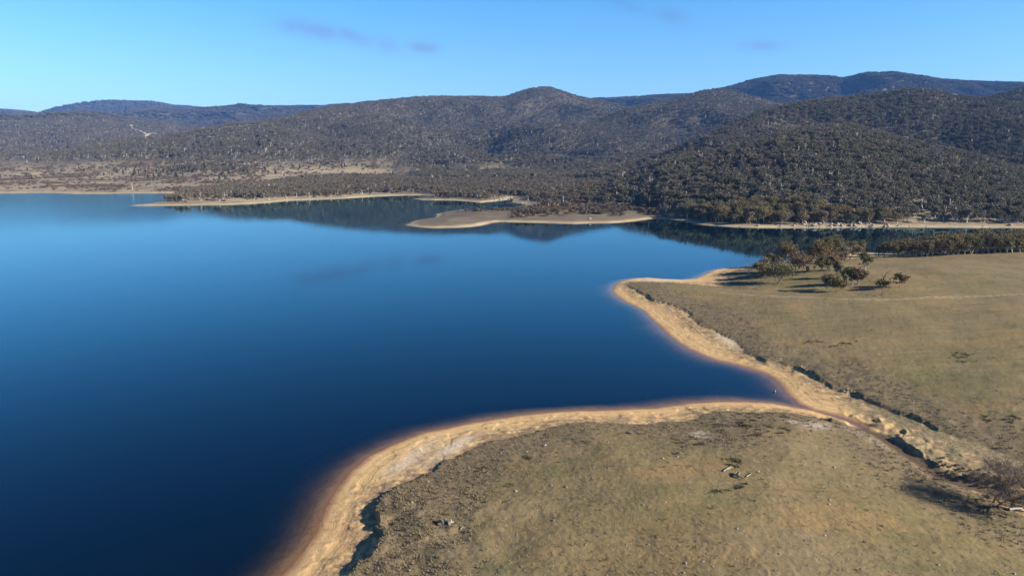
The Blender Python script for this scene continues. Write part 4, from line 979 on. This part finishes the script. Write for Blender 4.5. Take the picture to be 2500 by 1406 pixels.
# tiny things nobody would count: stones and grass tufts
prng = np.random.default_rng(5)
def near_pts(n, r0, r1, lo, hi):
    r = np.exp(prng.uniform(math.log(r0), math.log(r1), n)); a = prng.uniform(radians(lo), radians(hi), n); return r * np.sin(a), r * np.cos(a), r
x, y, r = near_pts(11000, 62, 330, -22, 41); z = gh(x, y); dg = gattr(AT['dG'], x, y); k = (dg > 1) & (dg < 200) | ((dg > -6) & (dg < 0) & (z > .3) & (prng.random(len(x)) < .9)); x, y, z, r = x[k], y[k], z[k], r[k]
gn_scatter('scattered_stones', np.stack([x, y, z], 1), prng.uniform(.03, .11, len(x)) ** 1.0 * (1 + (prng.random(len(x)) < .04) * 1.3), prng.uniform(0, 6.28, len(x)), prng.integers(0, 3, len(x)), [rock_mesh('pebble', 80 + i, M_ROCK) for i in range(3)], 'small pale stones strewn over the grass and banks')
def tuft(seed, n, H, Wd, mat):
    rng = np.random.default_rng(seed); mb = MB(); a = rng.uniform(0, 2 * pi, n); o = rng.normal(size=(n, 2)) * Wd * .3
    V = []
    for i in range(n):
        d = np.array([cos(a[i]), sin(a[i])]); w = np.array([-d[1], d[0]]) * .035; b = o[i]; e = b + d * Wd * rng.uniform(.2, .6); h = H * rng.uniform(.6, 1.1)
        V += [[*(b - w), 0], [*(b + w), 0], [*(e + w * .3), h], [*(e - w * .3), h]]
    mb.add(V, np.arange(4 * n).reshape(n, 4)); return mb.mesh('tuft', [mat])
tm = [tuft(i, 14, .17, .42, M_TUFTD) for i in range(3)] + [tuft(i + 9, 10, .10, .36, M_TUFT) for i in range(3)] + [tuft(i + 19, 16, .26, .42, M_TUFTK) for i in range(3)]
x, y, r = near_pts(210000, 62, 330, -22, 41); z = gh(x, y); dg = gattr(AT['dG'], x, y); ro_ = gattr(rough.reshape(NR, NA), x, y); nn_ = fbm(x, y, 9, 4, 401)
qx, qy = proj(np.stack([x, y, z], -1))
spot = np.zeros(len(x))
for b_ in ((1800,1128,45,14),(1815,1180,50,14),(1760,1200,30,8),(2050,840,50,12),(2350,872,40,14),(1980,835,30,8),(2450,1022,60,12),(1700,1078,60,14),(1850,1035,110,30),(1165,1140,30,14),(2130,720,60,5),(1290,1110,14,14),(1245,1190,12,12),(980,1330,18,40)):
    spot = np.maximum(spot, blobp(qx, qy, *b_))
spot = spot * sstep(.16, .34, fbm(x, y, 1.3, 3, 411)) * .8
d = np.clip(ro_ * .26 + .02 + .06 * sstep(.05, .4, nn_) + spot, 0, 1) * (dg > .1)
k = prng.random(len(x)) < d; x, y, z, ro_, spot = x[k], y[k], z[k], ro_[k], spot[k]
v = np.where(spot > .3, 6, np.where(prng.random(len(x)) < ro_ * .8 + .12, 0, 3)) + prng.integers(0, 3, len(x))
gn_scatter('grass_tufts', np.stack([x, y, z - .02], 1), prng.uniform(.6, 1.5, len(x)), prng.uniform(0, 6.28, len(x)), v, tm, 'tussocks of dry grass over the near paddock')
print('tufts', len(x))

# ------------------------------------------------------------------ cleared strips on the far left hill
def strip(name, pix, wdt, mat, lift=4.0, label=None):
    pts = [cast(*q) for q in pix]; V, Fc = [], []
    dense = []
    for a, b in zip(pts[:-1], pts[1:]):
        for t in np.linspace(0, 1, 8, endpoint=False): dense.append(a + (b - a) * t)
    dense.append(pts[-1]); n = len(dense)
    for i, q in enumerate(dense):
        d = dense[min(i + 1, n - 1)] - dense[max(i - 1, 0)]; w = np.array([-d[1], d[0]]); w /= np.linalg.norm(w) + 1e-9; ww = wdt * (1 + .25 * math.sin(i * 1.7))
        for s in (-1, 1):
            e = q[:2] + w * s * ww * .5; V.append([e[0], e[1], float(gh(e[0], e[1])[0]) + lift])
    Fc = [[2 * i, 2 * i + 1, 2 * i + 3, 2 * i + 2] for i in range(n - 1)]
    mb = MB(); mb.add(V, Fc); return struct(name, mb.mesh(name, [mat]), None, 'structure', label)
mt = plain_mat('bare_earth', C3(.44, .38, .30), C3(.30, .25, .19), .05)
for q_, wd_ in zip(SCAR, (11, 10, 15)): strip('dirt_road', q_, wd_, mt, 3, 'pale cleared track scarring the far left hill')

# ------------------------------------------------------------------ the air
hm = T('haze_air'); pv = hm.n('ShaderNodeVolumePrincipled'); pv.inputs['Color'].default_value = (.15, .40, 1, 1); pv.inputs['Density'].default_value = 4.3e-5; pv.inputs['Anisotropy'].default_value = 0.0
hm.l(pv.outputs[0], hm.out.inputs['Volume'])
hb = MB(); x0, x1, y0, y1, z0, z1 = -14000, 14000, -600, 15600, -25, 1150
hb.add([[x0, y0, z0], [x1, y0, z0], [x1, y1, z0], [x0, y1, z0], [x0, y0, z1], [x1, y0, z1], [x1, y1, z1], [x0, y1, z1]], [[0, 3, 2, 1], [4, 5, 6, 7], [0, 1, 5, 4], [1, 2, 6, 5], [2, 3, 7, 6], [3, 0, 4, 7]])
struct('haze', hb.mesh('haze', [hm.m]), None, 'stuff')
